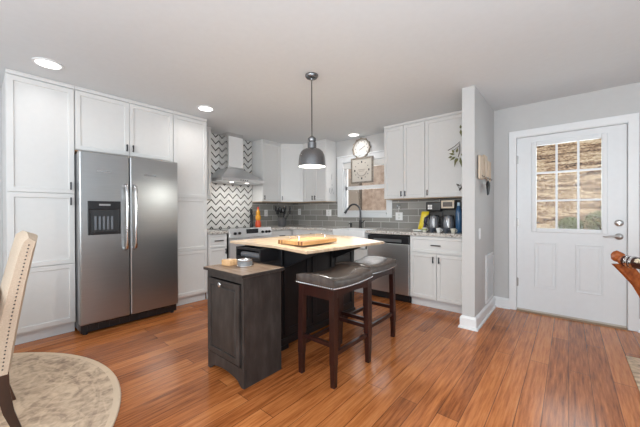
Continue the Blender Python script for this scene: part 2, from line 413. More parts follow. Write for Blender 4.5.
def base_profile(h=0.125, t=0.018):   # (offset, z) cross-section of baseboard with shoe
    return [(0, 0), (t+0.014, 0), (t+0.012, 0.016), (t, 0.022), (t, h-0.022), (t-0.006, h-0.01), (0.004, h), (0, h)]
bm = BM()
pr = base_profile()
def bb_run(name, rings):
    bm = BM(); vr = [[bm.verts.new(p) for p in r] for r in rings]
    n = len(vr[0])
    for a, c in zip(vr, vr[1:]):
        for i in range(n): bm.faces.new([a[i], a[(i+1) % n], c[(i+1) % n], c[i]])
    bm.faces.new(vr[0]); bm.faces.new(vr[-1])
    return struct(name, bm, M_trim)
e = 0.0006
bb_run('baseboard_stub', [[(-0.832-o-e, 3.30, z) for o, z in pr], [(-0.832-o-e, 3.22-o-e, z) for o, z in pr], [(-0.715+o+e, 3.22-o-e, z) for o, z in pr], [(-0.715+o+e, 4.20-o-e, z) for o, z in pr], [(-0.545, 4.20-o-e, z) for o, z in pr]])
bb_run('baseboard_back', [[(0.513, 4.20-o-e, z) for o, z in pr], [(3.09, 4.20-o-e, z) for o, z in pr]])

# kitchen window
W = bpy.data.objects.new('window_1', None); COL.objects.link(W); W['kind'] = 'structure'; OFF[W.name] = Vector((0, 0, 0))
bm = BM(); c = 0.115
box(bm, wx0-c, YW-0.022, wz0-0.075, wx0, YW, wz1+0.10); box(bm, wx1, YW-0.022, wz0-0.075, wx1+0.09, YW, wz1+0.10)
box(bm, wx0, YW-0.022, wz1, wx1, YW, wz1+0.10); box(bm, wx0-c-0.012, YW-0.030, wz1+0.10, wx1+0.102, YW, wz1+0.122)
box(bm, wx0, YW-0.022, wz0-0.075, wx1, YW, wz0-0.02); box(bm, wx0-0.002, YW-0.045, wz0-0.02, wx1+0.002, YW+0.06, wz0)
obj('casing', bm, M_trim, W, bevel=0.003)
bm = BM(); box(bm, wx0+0.0005, YW-0.002, wz0, wx0+0.012, YW+0.13, wz1); box(bm, wx1-0.012, YW-0.002, wz0, wx1-0.0005, YW+0.13, wz1); box(bm, wx0+0.012, YW-0.002, wz1-0.012, wx1-0.012, YW+0.13, wz1-0.0005)
obj('jamb_liner', bm, M_trim, W)
obj('shade_cassette', B(wx0+0.015, YW-0.015, wz1-0.105, wx1-0.015, YW+0.045, wz1-0.014), mat('shade_white', (0.78, 0.77, 0.75), 0.6), W, bevel=0.006)
bm = BM(); yy = YW+0.05; zm = 1.60
for (a, b_, c_, d) in ((wx0, wz0, wx0+0.045, wz1), (wx1-0.045, wz0, wx1, wz1), (wx0, wz0, wx1, wz0+0.04), (wx0, wz1-0.05, wx1, wz1), (wx0, zm-0.03, wx1, zm+0.03)):
    box(bm, a, yy, b_, c_, yy+0.035, d)
obj('sash', bm, M_trim, W)
obj('glass_pane', B(wx0+0.04, yy+0.015, wz0+0.03, wx1-0.04, yy+0.019, wz1-0.04), M_glass, W)

# entry door
D = bpy.data.objects.new('door_1', None); COL.objects.link(D); D['kind'] = 'structure'; OFF[D.name] = Vector((0, 0, 0))
bm = BM(); gx0, gx1, gz0, gz1 = -0.289, 0.262, 0.985, 1.945
y0, y1 = YW+0.012, YW+0.056
box(bm, dx0, y0, 0.012, gx0, y1, 2.055); box(bm, gx1, y0, 0.012, dx1, y1, 2.055)
box(bm, gx0, y0, 0.012, gx1, y1, gz0); box(bm, gx0, y0, gz1, gx1, y1, 2.055)
obj('door_panel', bm, M_door, D)
for (px0, px1) in ((-0.305, -0.10), (0.055, 0.275)):
    bm = BM(); w_ = 0.022; z0, z1 = 0.30, 0.825
    # raised moulding ring and raised field
    def ringbox(bm, x0, x1, z0, z1, w_, ya, yb):
        box(bm, x0, ya, z0, x0+w_, yb, z1); box(bm, x1-w_, ya, z0, x1, yb, z1)
        box(bm, x0+w_, ya, z0, x1-w_, yb, z0+w_); box(bm, x0+w_, ya, z1-w_, x1-w_, yb, z1)
    ringbox(bm, px0, px1, z0, z1, 0.014, y0-0.007, y0+0.001)
    box(bm, px0+0.035, y0-0.006, z0+0.035, px1-0.035, y0+0.001, z1-0.035)
    obj('raised_panel', bm, M_door, D, bevel=0.005)
bm = BM(); ringbox(bm, gx0-0.042, gx1+0.042, gz0-0.042, gz1+0.042, 0.044, y0-0.012, y1)
obj('window_frame', bm, M_door, D, bevel=0.006)
bm = BM(); gw = gx1-gx0; gh = gz1-gz0
for i in (1, 2):
    box(bm, gx0+gw*i/3-0.010, y0+0.002, gz0, gx0+gw*i/3+0.010, y1-0.004, gz1)
    box(bm, gx0, y0+0.003, gz0+gh*i/3-0.010, gx1, y1-0.005, gz0+gh*i/3+0.010)
obj('muntin_grid', bm, M_trim, D)
obj('glass_pane', B(gx0, YW+0.032, gz0, gx1, YW+0.036, gz1), M_glass, D)
for hz in (0.34, 1.05, 1.80):
    bm = BM(); lathe(bm, [(0.007, hz-0.05), (0.007, hz+0.05)], (dx0+0.004, YW+0.004, 0), 10); box(bm, dx0+0.004, y0-0.002, hz-0.045, dx0+0.016, y0+0.001, hz+0.045)
    obj('hinge', bm, M_nickel, D, smooth=True)
bm = BM(); lathe(bm, [(0.032, 0), (0.032, 0.008), (0.027, 0.012), (0.012, 0.016), (0.012, 0.05), (0.0, 0.05)], (0.386, y0, 0.925), 24, axis='y')
h_ = obj('door_handle', bm, M_nickel, D, smooth=True)
bm = BM(); tube(bm, [(0.39, y0-0.045, 0.925), (0.36, y0-0.05, 0.93), (0.32, y0-0.05, 0.928), (0.285, y0-0.045, 0.920), (0.268, y0-0.040, 0.924)], [0.010, 0.010, 0.008, 0.007, 0.005])
obj('lever', bm, M_nickel, h_, smooth=True)
bm = BM(); lathe(bm, [(0.033, 0), (0.033, 0.012), (0.026, 0.018), (0.0, 0.019)], (0.386, y0, 1.062), 24, axis='y'); box(bm, 0.381, y0-0.036, 1.042, 0.391, y0-0.017, 1.082)
obj('deadbolt', bm, M_nickel, D, smooth=True)
obj('sweep', B(dx0, y0-0.003, 0.002, dx1, y0+0.02, 0.03), mat('door_sweep', (0.55, 0.50, 0.44), 0.5), D)
# door casing + jamb + threshold
bm = BM(); cw = 0.068
for (xa, xb) in ((dx0-0.012-cw, dx0-0.004), (dx1+0.004, dx1+0.012+cw)):
    box(bm, xa, YW-0.018, 0.0005, xb, YW-0.0006, dz1+0.012)
box(bm, dx0-0.012-cw, YW-0.018, dz1+0.004, dx1+0.012+cw, YW-0.0006, dz1+0.012+cw)
struct('trim_1', bm, M_trim, bevel=0.004)
bm = BM(); box(bm, dx0-0.0115, YW-0.010, 0.0005, dx0-0.003, YW+0.138, dz1+0.003); box(bm, dx1+0.003, YW-0.010, 0.0005, dx1+0.0115, YW+0.138, dz1+0.003); box(bm, dx0-0.003, YW-0.010, dz1-0.004, dx1+0.003, YW+0.138, dz1+0.0115)
struct('trim_2', bm, M_trim)
bm = BM(); extr(bm, [(YW-0.03, 0.0005), (YW+0.13, 0.0005), (YW+0.13, 0.012), (YW-0.015, 0.012)], 'x', dx0-0.003, dx1+0.003)
struct('trim_3', bm, mat('threshold_wood', (0.30, 0.20, 0.13), 0.4))

# ------------------------------------------------------------------ outdoors
M_hill, nt, b = nodes('dry_hillside'); s, g = wcoords(nt)
n1 = N(nt, 'ShaderNodeTexNoise'); n1.inputs['Scale'].default_value = 11; n1.inputs['Detail'].default_value = 9; n1.inputs['Roughness'].default_value = 0.75; nt.links.new(g.outputs['Position'], n1.inputs['Vector'])
vb = comb(nt, mth(nt, 'MULTIPLY', s.outputs['X'], 0.25), mth(nt, 'MULTIPLY', s.outputs['Y'], 1.0), mth(nt, 'MULTIPLY', s.outputs['Z'], 3.2))
n2 = N(nt, 'ShaderNodeTexNoise'); n2.inputs['Scale'].default_value = 3.0; n2.inputs['Detail'].default_value = 3; nt.links.new(vb, n2.inputs['Vector'])
a = mth(nt, 'ADD', mth(nt, 'MULTIPLY', n1.outputs['Fac'], 0.7), mth(nt, 'MULTIPLY', n2.outputs['Fac'], 0.4))
rp = ramp(nt, [(0.46, (0.06, 0.035, 0.02)), (0.52, (0.34, 0.19, 0.10)), (0.57, (0.60, 0.42, 0.25)), (0.64, (0.80, 0.66, 0.46))], a)
nt.links.new(rp.outputs[0], b.inputs['Base Color']); b.inputs['Roughness'].default_value = 0.95
bm = BM(); nx, ny = 60, 50; gv = []
for j in range(ny+1):
    row = []
    for i in range(nx+1):
        x = -16+32*i/nx; y = 4.5+20*j/ny
        t = max(0, y-7.5); z = -0.35+0.62*t+0.10*math.sin(1.7*t+0.4*x)+0.06*math.sin(3.1*x+y)+random.uniform(-.03, .03)
        row.append(bm.verts.new((x, y, z)))
    gv.append(row)
for j in range(ny):
    for i in range(nx): bm.faces.new([gv[j][i], gv[j][i+1], gv[j+1][i+1], gv[j+1][i]])
hill = obj('ground', bm, M_hill, smooth=True); hill['kind'] = 'structure'
M_leaf = mat('bush_leaf', (0.34, 0.38, 0.19), 0.8)
def bush(cx, cy, cz, r, label, seed):
    rnd = random.Random(seed); bm = BM()
    for i in range(1500):
        d = Vector((rnd.gauss(0, 1), rnd.gauss(0, 1), rnd.gauss(0, 1))).normalized()*rnd.uniform(0.55, 1)**0.5
        p = Vector((cx, cy, cz+r*0.72))+Vector((d.x*r, d.y*r, d.z*r*0.75)); s_ = rnd.uniform(0.012, 0.03)
        u_ = Vector((rnd.gauss(0, 1), rnd.gauss(0, 1), rnd.gauss(0, 1))).normalized(); v_ = u_.cross(d).normalized()
        bm.faces.new([bm.verts.new(p+u_*s_), bm.verts.new(p+v_*s_*0.6), bm.verts.new(p-u_*s_), bm.verts.new(p-v_*s_*0.6)])
    t = thing('bush', label, 'bush', (cx, cy, cz), world=True)
    obj('foliage', bm, M_leaf, t)
    bm = BM()
    for k in range(7):
        aa = k*0.9; tube(bm, [(cx, cy, cz-0.05), (cx+0.25*r*math.cos(aa), cy+0.25*r*math.sin(aa), cz+0.4*r), (cx+0.7*r*math.cos(aa), cy+0.7*r*math.sin(aa), cz+1.0*r)], [0.03, 0.02, 0.008], 6)
    obj('stem', bm, mat('bush_stem', (0.12, 0.07, 0.04), 0.9), t)
bush(0.03, 9.2, 0.68, 0.25, 'small rounded green bush at the foot of the dry slope, middle of the door glass', 3)
bush(0.62, 9.3, 0.68, 0.36, 'larger green bush at the right edge of the door glass', 5)
# neighbouring wall seen through the kitchen window
M_nb, nt, b = nodes('neighbour_stucco'); s, g = wcoords(nt)
n1 = N(nt, 'ShaderNodeTexNoise'); n1.inputs['Scale'].default_value = 9; n1.inputs['Detail'].default_value = 6; nt.links.new(g.outputs['Position'], n1.inputs['Vector'])
rp = ramp(nt, [(0.35, (0.55, 0.40, 0.31)), (0.7, (0.80, 0.66, 0.55))], n1.outputs['Fac']); nt.links.new(rp.outputs[0], b.inputs['Base Color']); b.inputs['Roughness'].default_value = 0.9
t = thing('garden_wall', 'rough pinkish tan wall outside the kitchen window', 'wall', (-4.8, 6.6, -0.35), world=True)
bm = BM(); box(bm, -7.5, 6.6, -0.35, -2.6, 6.8, 3.2); obj('masonry', bm, M_nb, t)
bm = BM(); box(bm, -7.5, 6.54, 3.2, -2.55, 6.86, 3.3); obj('coping', bm, M_frame, t)
t = thing('outdoor_panel', 'flat taupe board standing outside the left half of the kitchen window', 'panel', (-4.0, 5.6, -0.35), world=True)
obj('board', B(-4.9, 5.6, -0.35, -3.62, 5.64, 1.95), mat('taupe_board', (0.50, 0.42, 0.35), 0.8), t)
obj('post', B(-3.68, 5.64, -0.35, -3.60, 5.72, 1.95), M_frame, t)

# ------------------------------------------------------------------ left wall tall cabinets (local: x -> +Y world, front faces +X)
R90 = PI/2
XC = -3.731   # carcass face; doors stand 19 mm proud -> -3.712
def tall(name, y0, w_, label, splits, hside, grp=None):
    t = thing(name, label, 'cabinet', (XC, y0, 0), R90, grp)
    obj('carcass', B(0, 0.0005, 0.10, w_, XC-XW-0.002, 2.405), M_cab, t)
    obj('toe_kick', B(0.0, 0.05, 0.0, w_, 0.065, 0.10), M_toe, t)
    zs = [0.115] + splits + [2.398]
    for a, b_ in zip(zs, zs[1:]):
        hx = (w_-0.035) if hside > 0 else 0.035
        d = obj('door', shaker(0.004, a+0.003, w_-0.004, b_-0.003), M_cab, t, bevel=0.0015)
        hz = (b_-0.075) if b_ < 1.6 else a+0.075
        if hside and b_ > 0.8: obj('handle', pull_v(hx, hz, -0.019), M_bronze, d)
    bm = BM(); box(bm, 0, -0.019, 2.405, w_, 0.55, HC-0.002); box(bm, 0, -0.026, 2.425, w_, 0.0, HC-0.002); obj('crown_strip', bm, M_cab, t, bevel=0.002)
    return t
tall('pantry_cabinet', 0.172, 0.462, 'tall white shaker pantry cabinet left of the refrigerator', [0.690, 1.372], 1)
tall('pantry_cabinet', 1.580, 0.440, 'tall white shaker pantry cabinet between refrigerator and range', [0.690, 1.372], 0)
t = thing('wall_cabinet', 'white two door cabinet directly above the refrigerator', 'cabinet', (XC, 0.636, 1.81), R90)
wf = 0.942
obj('carcass', B(0, 0.0005, 0.0, wf, XC-XW-0.002, 0.595), M_cab, t)
for (a, b_, hx) in ((0.004, wf/2-0.002, wf/2-0.03), (wf/2+0.002, wf-0.004, wf/2+0.03)):
    door(t, a, 0.006, b_, 0.588, hx, 0.085)
bm = BM(); box(bm, 0, -0.019, 0.595, wf, 0.55, HC-1.812); box(bm, 0, -0.026, 0.615, wf, 0, HC-1.812); obj('crown_strip', bm, M_cab, t, bevel=0.002)
obj('raw_edge', B(0, 0.0, -0.014, wf, 0.4, -0.0005), M_raw, t)

# ------------------------------------------------------------------ refrigerator
t = thing('refrigerator', 'stainless side-by-side refrigerator with black water dispenser', 'refrigerator', (-3.62, 0.632, 0), R90)
FW = 0.918
obj('case', B(0.006, 0.0, 0.035, FW-0.006, 0.62, 1.765), mat('fridge_case_grey', (0.10, 0.10, 0.105), 0.4), t, bevel=0.004)
bm = BM(); box(bm, 0.01, -0.055, 0.022, FW-0.01, 0.0, 0.098)
for k in range(9): box(bm, 0.06+k*0.09, -0.060, 0.035, 0.12+k*0.09, -0.054, 0.085)
obj('toe_grille', bm, M_black, t)
for lx in (0.03, FW-0.07):
    bm = BM(); lathe(bm, [(0.02, 0), (0.02, 0.025)], (lx+0.02, -0.03, 0), 14); obj('foot', bm, M_black, t)
def fdoor(x0, x1, hole=None):
    bm = BM(); y0_, y1_ = -0.095, -0.006; z0, z1 = 0.105, 1.78
    if hole is None: box(bm, x0, y0_, z0, x1, y1_, z1)
    else:
        a, b_, c_, d_ = hole
        box(bm, x0, y0_, z0, a, y1_, z1); box(bm, b_, y0_, z0, x1, y1_, z1); box(bm, a, y0_, z0, b_, y1_, c_); box(bm, a, y0_, d_, b_, y1_, z1)
        bmesh.ops.remove_doubles(bm, verts=bm.verts, dist=1e-5)
    return bm
hole = (0.062, 0.335, 0.968, 1.300); xs = 0.418
d1 = obj('freezer_door', fdoor(0.0, xs-0.003), M_steel, t, bevel=0.012)
d2 = obj('fresh_food_door', fdoor(xs+0.003, FW), M_steel, t, bevel=0.012)
# dispenser recess built into freezer door face
bm = BM(); a, b_, c_, d_ = hole; y_ = -0.097
box(bm, a, y_-0.006, 1.215, b_, y_+0.003, d_); box(bm, a, y_-0.006, c_, a+0.022, y_+0.003, 1.215); box(bm, b_-0.022, y_-0.006, c_, b_, y_+0.003, 1.215); box(bm, a+0.022, y_-0.006, c_, b_-0.022, y_+0.003, c_+0.03)
dsp = obj('water_dispenser', bm, M_black, t, bevel=0.004)
obj('recess', B(a+0.022, y_-0.001, c_+0.03, b_-0.022, y_+0.002, 1.215), mat('recess_dark', (0.03, 0.032, 0.035), 0.3), dsp)
bm = BM()
for k in range(5): box(bm, a+0.05+k*0.034, y_-0.012, c_+0.05, a+0.068+k*0.034, y_-0.001, 1.15)
obj('paddle', bm, mat('grey_paddle', (0.22, 0.24, 0.27), 0.2, 0.4), dsp)
obj('control_label', B(a+0.09, y_-0.0075, 1.255, b_-0.09, y_-0.006, 1.272), mat('label_grey', (0.35, 0.36, 0.37), 0.4), dsp)
for hx, dd in ((xs-0.040, d1), (xs+0.040, d2)):
    bm = BM(); y_ = -0.095
    pts = [(hx, y_, 1.47), (hx, y_-0.045, 1.455), (hx, y_-0.062, 1.40), (hx, y_-0.066, 1.12), (hx, y_-0.062, 0.88), (hx, y_-0.045, 0.825), (hx, y_, 0.805)]
    tube(bm, pts, [0.019, 0.017, 0.014, 0.013, 0.014, 0.017, 0.019], 12)
    obj('handle', bm, mat('handle_steel', (0.70, 0.70, 0.71), 0.2, 1.0), dd, smooth=True)
for hx, dd in ((0.20, d1), (0.62, d2)):
    bm = BM()
    for k in range(7):
        lathe(bm, [(0.009, 0), (0.009, 0.003), (0, 0.003)], (hx-0.055+k*0.018, -0.095, 1.595+0.004*math.sin(k*2)), 10, axis='y')
    obj('badge', bm, M_chrome, dd)

# ------------------------------------------------------------------ base cabinets and worktops, left wall
t = thing('base_cabinet', 'narrow white drawer cabinet squeezed between tall pantry and range', 'cabinet', (-3.709, 2.030, 0), R90)
wb = 0.272
obj('carcass', B(0, 0.0005, 0.10, wb, 0.59, 0.885), M_cab, t); obj('toe_kick', B(0, 0.05, 0, wb, 0.065, 0.10), M_toe, t)
d = obj('drawer', shaker(0.004, 0.70, wb-0.004, 0.872, rail=0.03), M_cab, t, bevel=0.0015); obj('handle', pull_h(wb/2, 0.795, -0.019, 0.13), M_bronze, d)
door(t, 0.004, 0.115, wb-0.004, 0.694, wb-0.03, 0.64)
o = obj('countertop', B(XW+0.012, 2.026, 0.886, -3.665, 2.312, 0.925), M_gran, bevel=0.004); tag(o, 'short piece of speckled granite counter left of the range', 'countertop')

# base run right of range along left wall then corner, then window wall
t = thing('base_cabinet', 'white corner base cabinet right of the range', 'cabinet', (-3.709, 3.095, 0), R90)
obj('carcass', B(0, 0.0005, 0.10, 1.09, 0.59, 0.885), M_cab, t); obj('toe_kick', B(0, 0.05, 0, 0.5, 0.065, 0.10), M_toe, t)
d = obj('drawer', shaker(0.004, 0.70, 0.47, 0.872, rail=0.03), M_cab, t, bevel=0.0015); obj('handle', pull_h(0.237, 0.79, -0.019), M_bronze, d)
door(t, 0.004, 0.115, 0.47, 0.694, 0.44, 0.64)
YB = 3.599
def base(x0, x1, label, fronts, toe=True, ztop=0.885):
    t = thing('base_cabinet', label, 'cabinet', (x0, YB, 0)); w_ = x1-x0
    obj('carcass', B(0, 0.0005, 0.10, w_, 0.585, ztop), M_cab, t)
    if toe: obj('toe_kick', B(0, 0.045, 0, w_, 0.06, 0.10), M_toe, t)
    for kind, a, za, b_, zb, hx, hz in fronts:
        if kind == 'drawer':
            d = obj('drawer', shaker(a, za, b_, zb, rail=0.045), M_cab, t, bevel=0.0015)
            if hx is not None: obj('handle', pull_h(hx, hz, -0.019, 0.115), M_bronze, d)
        else: door(t, a, za, b_, zb, hx, hz)
    return t
base(-3.685, -2.80, 'white base cabinet in the corner left of the sink', [('door', .42, .115, .88, .872, .46, .80)])
_sinkcab = t = base(-2.795, -2.165, 'white sink base cabinet under the apron sink beside the dishwasher', [('door', .004, .115, .313, .645, .285, .60), ('door', .317, .115, .626, .645, .345, .60)], ztop=0.655)
obj('side_panel', B(0.610, 0.0005, 0.656, 0.630, 0.585, 0.885), M_cab, _sinkcab)
base(-1.547, -0.840, 'white base cabinet with one drawer over two doors beneath the coffee makers', [('drawer', .008, .680, .660, .872, .334, .776), ('door', .008, .115, .332, .668, .300, .60), ('door', .338, .115, .660, .668, .370, .60)])
bm = BM()
sx0, sx1, sy1 = -2.77, -2.19, 3.98
prism(bm, [(XW+0.012, 3.096), (-3.665, 3.096), (-3.665, 3.50), (-3.60, 3.56), (sx0, 3.56), (sx0, YW-0.012), (XW+0.012, YW-0.012)], 0.886, 0.925)
box(bm, sx0, sy1, 0.886, sx1, YW-0.012, 0.925); box(bm, sx1, 3.56, 0.886, -0.834, YW-0.012, 0.925)
bmesh.ops.remove_doubles(bm, verts=bm.verts, dist=1e-5)
o = obj('countertop', bm, M_gran); tag(o, 'long L shaped speckled granite counter around the corner, sink and coffee makers', 'countertop')
t = thing('kitchen_sink', 'white apron front sink set in the granite below the window', 'sink', (sx0, 3.53, 0.66), world=True)
bm = BM(); s0, s1, ya, yb, zt = sx0+0.003, sx1-0.003, 3.545, sy1-0.003, 0.922
box(bm, s0, ya, 0.66, s1, ya+0.03, zt); box(bm, s0, yb-0.03, 0.70, s1, yb, zt); box(bm, s0, ya+0.03, 0.70, s0+0.03, yb-0.03, zt); box(bm, s1-0.03, ya+0.03, 0.70, s1, yb-0.03, zt); box(bm, s0+0.03, ya+0.03, 0.70, s1-0.03, yb-0.03, 0.72)
obj('basin', bm, M_sink, t, bevel=0.008)
bm = BM(); lathe(bm, [(0.04, 0.7205), (0.04, 0.726), (0.0, 0.724)], ((s0+s1)/2, 3.76, 0), 20); obj('drain', bm, M_chrome, t)
# faucet
t = thing('faucet', 'tall dark gooseneck pull-down faucet behind the sink', 'faucet', (-2.595, 4.07, 0.925))
bm = BM(); lathe(bm, [(0.03, 0), (0.03, 0.01), (0.022, 0.02), (0.022, 0.12), (0.016, 0.13), (0.016, 0.15)], n=20); obj('base', bm, M_bronze, t, smooth=True)
bm = BM(); pts = [(0, 0, 0.14), (0, 0, 0.26)] + [(-0.115+0.115*math.cos(math.radians(a_)), -0.03*(a_/150), 0.26+0.125*math.sin(math.radians(a_))) for a_ in range(10, 151, 14)]
tube(bm, pts, 0.0155, 12); obj('spout', bm, M_bronze, t, smooth=True)
bm = BM(); e_ = Vector(pts[-1]); tube(bm, [e_, e_+Vector((-0.035, -0.01, -0.04)), e_+Vector((-0.062, -0.018, -0.085))], [0.015, 0.019, 0.021], 12); obj('spray_head', bm, M_bronze, t, smooth=True)
bm = BM(); tube(bm, [(0.015, 0, 0.085), (0.05, -0.005, 0.095), (0.085, -0.01, 0.125)], [0.014, 0.009, 0.006], 10); obj('lever', bm, M_bronze, t, smooth=True)
t = thing('soap_pump', 'short dark soap pump on the counter left of the faucet', 'soap dispenser', (-2.79, 4.08, 0.925))
bm = BM(); lathe(bm, [(0.022, 0), (0.022, 0.012), (0.014, 0.02), (0.014, 0.05), (0.018, 0.055), (0.018, 0.07), (0, 0.072)], n=16); obj('pump_body', bm, M_bronze, t, smooth=True)
bm = BM(); tube(bm, [(0, 0, 0.062), (0, -0.05, 0.064), (0, -0.065, 0.055)], 0.006, 8); obj('nozzle', bm, M_bronze, t, smooth=True)

# dishwasher
t = thing('dishwasher', 'stainless dishwasher with black control strip beside the sink cabinet', 'dishwasher', (-2.157, YB, 0)); wd = 0.606
obj('tub', B(0.01, 0.002, 0.03, wd-0.01, 0.57, 0.872), M_black, t)
d = obj('door', B(0, -0.028, 0.105, wd, 0.0, 0.762), M_steeld, t, bevel=0.006)
cp = obj('control_strip', B(0, -0.034, 0.768, wd, 0.0, 0.868), M_black, t, bevel=0.008)
obj('pocket_handle', B(0.10, -0.0375, 0.785, wd-0.10, -0.034, 0.822), mat('grey_pocket', (0.30, 0.31, 0.32), 0.3, 0.8), cp)
obj('toe_panel', B(0.0, 0.03, 0.005, wd, 0.05, 0.10), M_black, t)

# ------------------------------------------------------------------ range
t = thing('stove', 'stainless slide-in range with front knobs below the hood', 'stove', (-3.69, 2.316, 0), R90); wr = 0.774
obj('body', B(0.004, 0.0, 0.02, wr-0.004, 0.60, 0.905), mat('range_side_black', (0.02, 0.02, 0.02), 0.4), t)
ct = obj('cooktop', B(0.0, -0.005, 0.905, wr, 0.604, 0.93), M_glassblk, t, bevel=0.004)
for (cx, cy, r_) in ((.2, .16, .1), (.57, .16, .085), (.2, .44, .08), (.57, .44, .1)):
    bm = BM(); lathe(bm, [(r_, 0.9302), (r_, 0.9308), (r_-0.006, 0.9308), (r_-0.006, 0.9302)], (cx, cy, 0), 28, cap=False); obj('burner_ring', bm, mat('burner_grey', (0.12, 0.12, 0.12), 0.3), ct)
bm = BM(); extr(bm, [(-0.030, 0.80), (0.0, 0.80), (0.0, 0.925), (-0.012, 0.94), (0.0, 0.955), (-0.02, 0.955), (-0.045, 0.925)], 'x', 0, wr)
bm.free(); bm = BM(); extr(bm, [(-0.050, 0.812), (-0.002, 0.812), (-0.002, 0.948), (-0.020, 0.948)], 'x', 0, wr)
cp = obj('control_panel', bm, M_rangew, t, bevel=0.003)
obj('clock_display', B(0.29, -0.046, 0.868, 0.50, -0.030, 0.935), M_glassblk, cp)
for kx in (0.09, 0.165, 0.585, 0.66, 0.72):
    bm = BM(); lathe(bm, [(0.021, 0), (0.019, 0.02), (0.0, 0.021)], (kx, -0.038, 0.88), 16, axis='y'); obj('knob', bm, M_blackm, cp, smooth=True)
d = obj('oven_door', B(0.004, -0.040, 0.20, wr-0.004, -0.001, 0.806), M_rangew, t, bevel=0.004)
bm = BM(); tube(bm, [(0.05, -0.04, 0.755), (0.05, -0.085, 0.755), (wr-0.05, -0.085, 0.755), (wr-0.05, -0.04, 0.755)], 0.012, 10); obj('handle', bm, M_steelh, d, smooth=True)
obj('oven_window', B(0.12, -0.0415, 0.32, wr-0.12, -0.040, 0.66), M_glassblk, d)
obj('drawer', B(0.004, -0.034, 0.06, wr-0.004, -0.001, 0.192), M_rangew, t, bevel=0.004)

# ------------------------------------------------------------------ range hood
t = thing('range_hood', 'stainless pyramid range hood with tall white chimney against zigzag tiles', 'range hood', (XW+0.012, 2.30, 1.60), world=True)
hx0, hx1, hy0, hy1 = XW+0.012, -3.81, 2.30, 3.075
bm = BM(); box(bm, hx0, hy0, 1.650, hx1, hy1, 1.700); obj('rim', bm, M_steelh, t, bevel=0.003)
bm = BM(); cy0, cy1, cx1 = 2.54, 2.83, -4.04
hexa(bm, [(hx0, hy0+.004, 1.70), (hx1-.004, hy0+.004, 1.70), (hx1-.004, hy1-.004, 1.70), (hx0, hy1-.004, 1.70)], [(hx0, cy0, 1.875), (cx1, cy0, 1.875), (cx1, cy1, 1.875), (hx0, cy1, 1.875)])
obj('canopy', bm, M_steelh, t)
ch = obj('chimney', B(hx0, cy0+.002, 1.875, cx1-.002, cy1-.002, HC-0.002), mat('chimney_steel', (0.80, 0.80, 0.80), 0.16, 1.0), t, bevel=0.002)
obj('chimney_film', B(cx1-.002, cy0+.02, 1.90, cx1+0.0005, cy1-.01, HC-0.06), mat('white_film', (0.80, 0.80, 0.80), 0.4), ch, label='white front cover of chimney')
for yy_ in (2.55, 2.83):
    bm = BM(); lathe(bm, [(0.03, 1.648), (0.03, 1.651)], (-3.95, yy_, 0), 16); obj('hood_lamp', bm, emis('hood_lamp_glow', (1, .97, .9), 6), t)
    hl_ = light('hood_fill_light', 'AREA', (-3.95, yy_, 1.645), 1.6, (1, .97, .9), 0.06, rot=(0, 0, 0)); hl_.data.shape = 'DISK'  # added lights under the hood to brighten the mosaic
for k in range(4):
    bm = BM(); lathe(bm, [(0.008, 0), (0.008, 0.004), (0, 0.004)], (hx1, 2.62+k*0.04, 1.675), 10, axis='x'); obj('push_button', bm, M_blackm, t)

# ------------------------------------------------------------------ wall cabinets
ZU0, ZU1 = 1.362, 2.40
def upper(x0, w_, depth, label, loc, rz, doors, crown=True):
    t = thing('wall_cabinet', label, 'cabinet', loc, rz)
    obj('carcass', B(0, 0.0005, 0.012, w_, depth, ZU1-ZU0+0.005), M_cab, t)
    obj('raw_edge', B(0, -0.002, 0.0, w_, depth, 0.0115), mat('tan_edge', (0.50, 0.38, 0.27), 0.6), t, label='tan bottom edge')
    for a, b_, hx in doors:
        door(t, a, 0.016, b_, ZU1-ZU0-0.003, hx, 0.075)
    obj('crown_strip', B(0, -0.019, ZU1-ZU0+0.005, w_, depth, HC-ZU0-0.002), M_cab, t)
    return t
DX = -4.0-0.019
upper(0, 0.215, DX-XW-0.012, 'sliver of white wall cabinet behind the tall pantry, left of the hood', (DX, 2.030, ZU0), R90, [(0.004, 0.211, None)])
upper(0, 0.42, DX-XW-0.012, 'white single door wall cabinet right of the range hood', (DX, 3.190, ZU0), R90, [(0.004, 0.416, 0.025)])
# diagonal corner
t = thing('wall_cabinet', 'white diagonal corner wall cabinet with one door', 'cabinet', (DX, 3.612, ZU0), PI/4)
dl = math.hypot(0.295, 0.295)
def toloc(x, y):
    dx_, dy_ = x-DX, y-3.612; c_ = math.cos(PI/4); return (dx_*c_+dy_*c_, -dx_*c_+dy_*c_)
pts = [toloc(*p) for p in ((DX, 3.612), (DX+0.295, 3.907), (DX+0.295, YW-0.012), (XW+0.012, YW-0.012), (XW+0.012, 3.612))]
bm = BM(); prism(bm, [(x, max(y, 0.0005)) for x, y in pts], 0.012, HC-ZU0-0.002); obj('carcass', bm, M_cab, t)
bm = BM(); prism(bm, pts, 0, 0.0115); obj('raw_edge', bm, MAT['tan_edge'], t)
door(t, 0.006, 0.016, dl-0.006, ZU1-ZU0-0.003, 0.035, 0.075)
DY = 3.919
x_ = DX+0.297
upper(0, -3.182-x_, YW-0.012-DY, 'white two door wall cabinet between corner cabinet and window', (x_, DY, ZU0), 0, [(0.004, (-3.182-x_)/2-0.002, (-3.182-x_)/2-0.03), ((-3.182-x_)/2+0.002, -3.186-x_, (-3.182-x_)/2+0.03)])
upper(0, 0.606, YW-0.012-DY, 'white two door wall cabinet right of the kitchen window', (-2.077, DY, ZU0), 0, [(0.004, 0.302, 0.275), (0.306, 0.602, 0.333)])
upper(0, 0.632, YW-0.012-DY, 'white wall cabinet above the coffee makers, next to the stub wall', (-1.469, DY, ZU0), 0, [(0.004, 0.59, 0.035)])

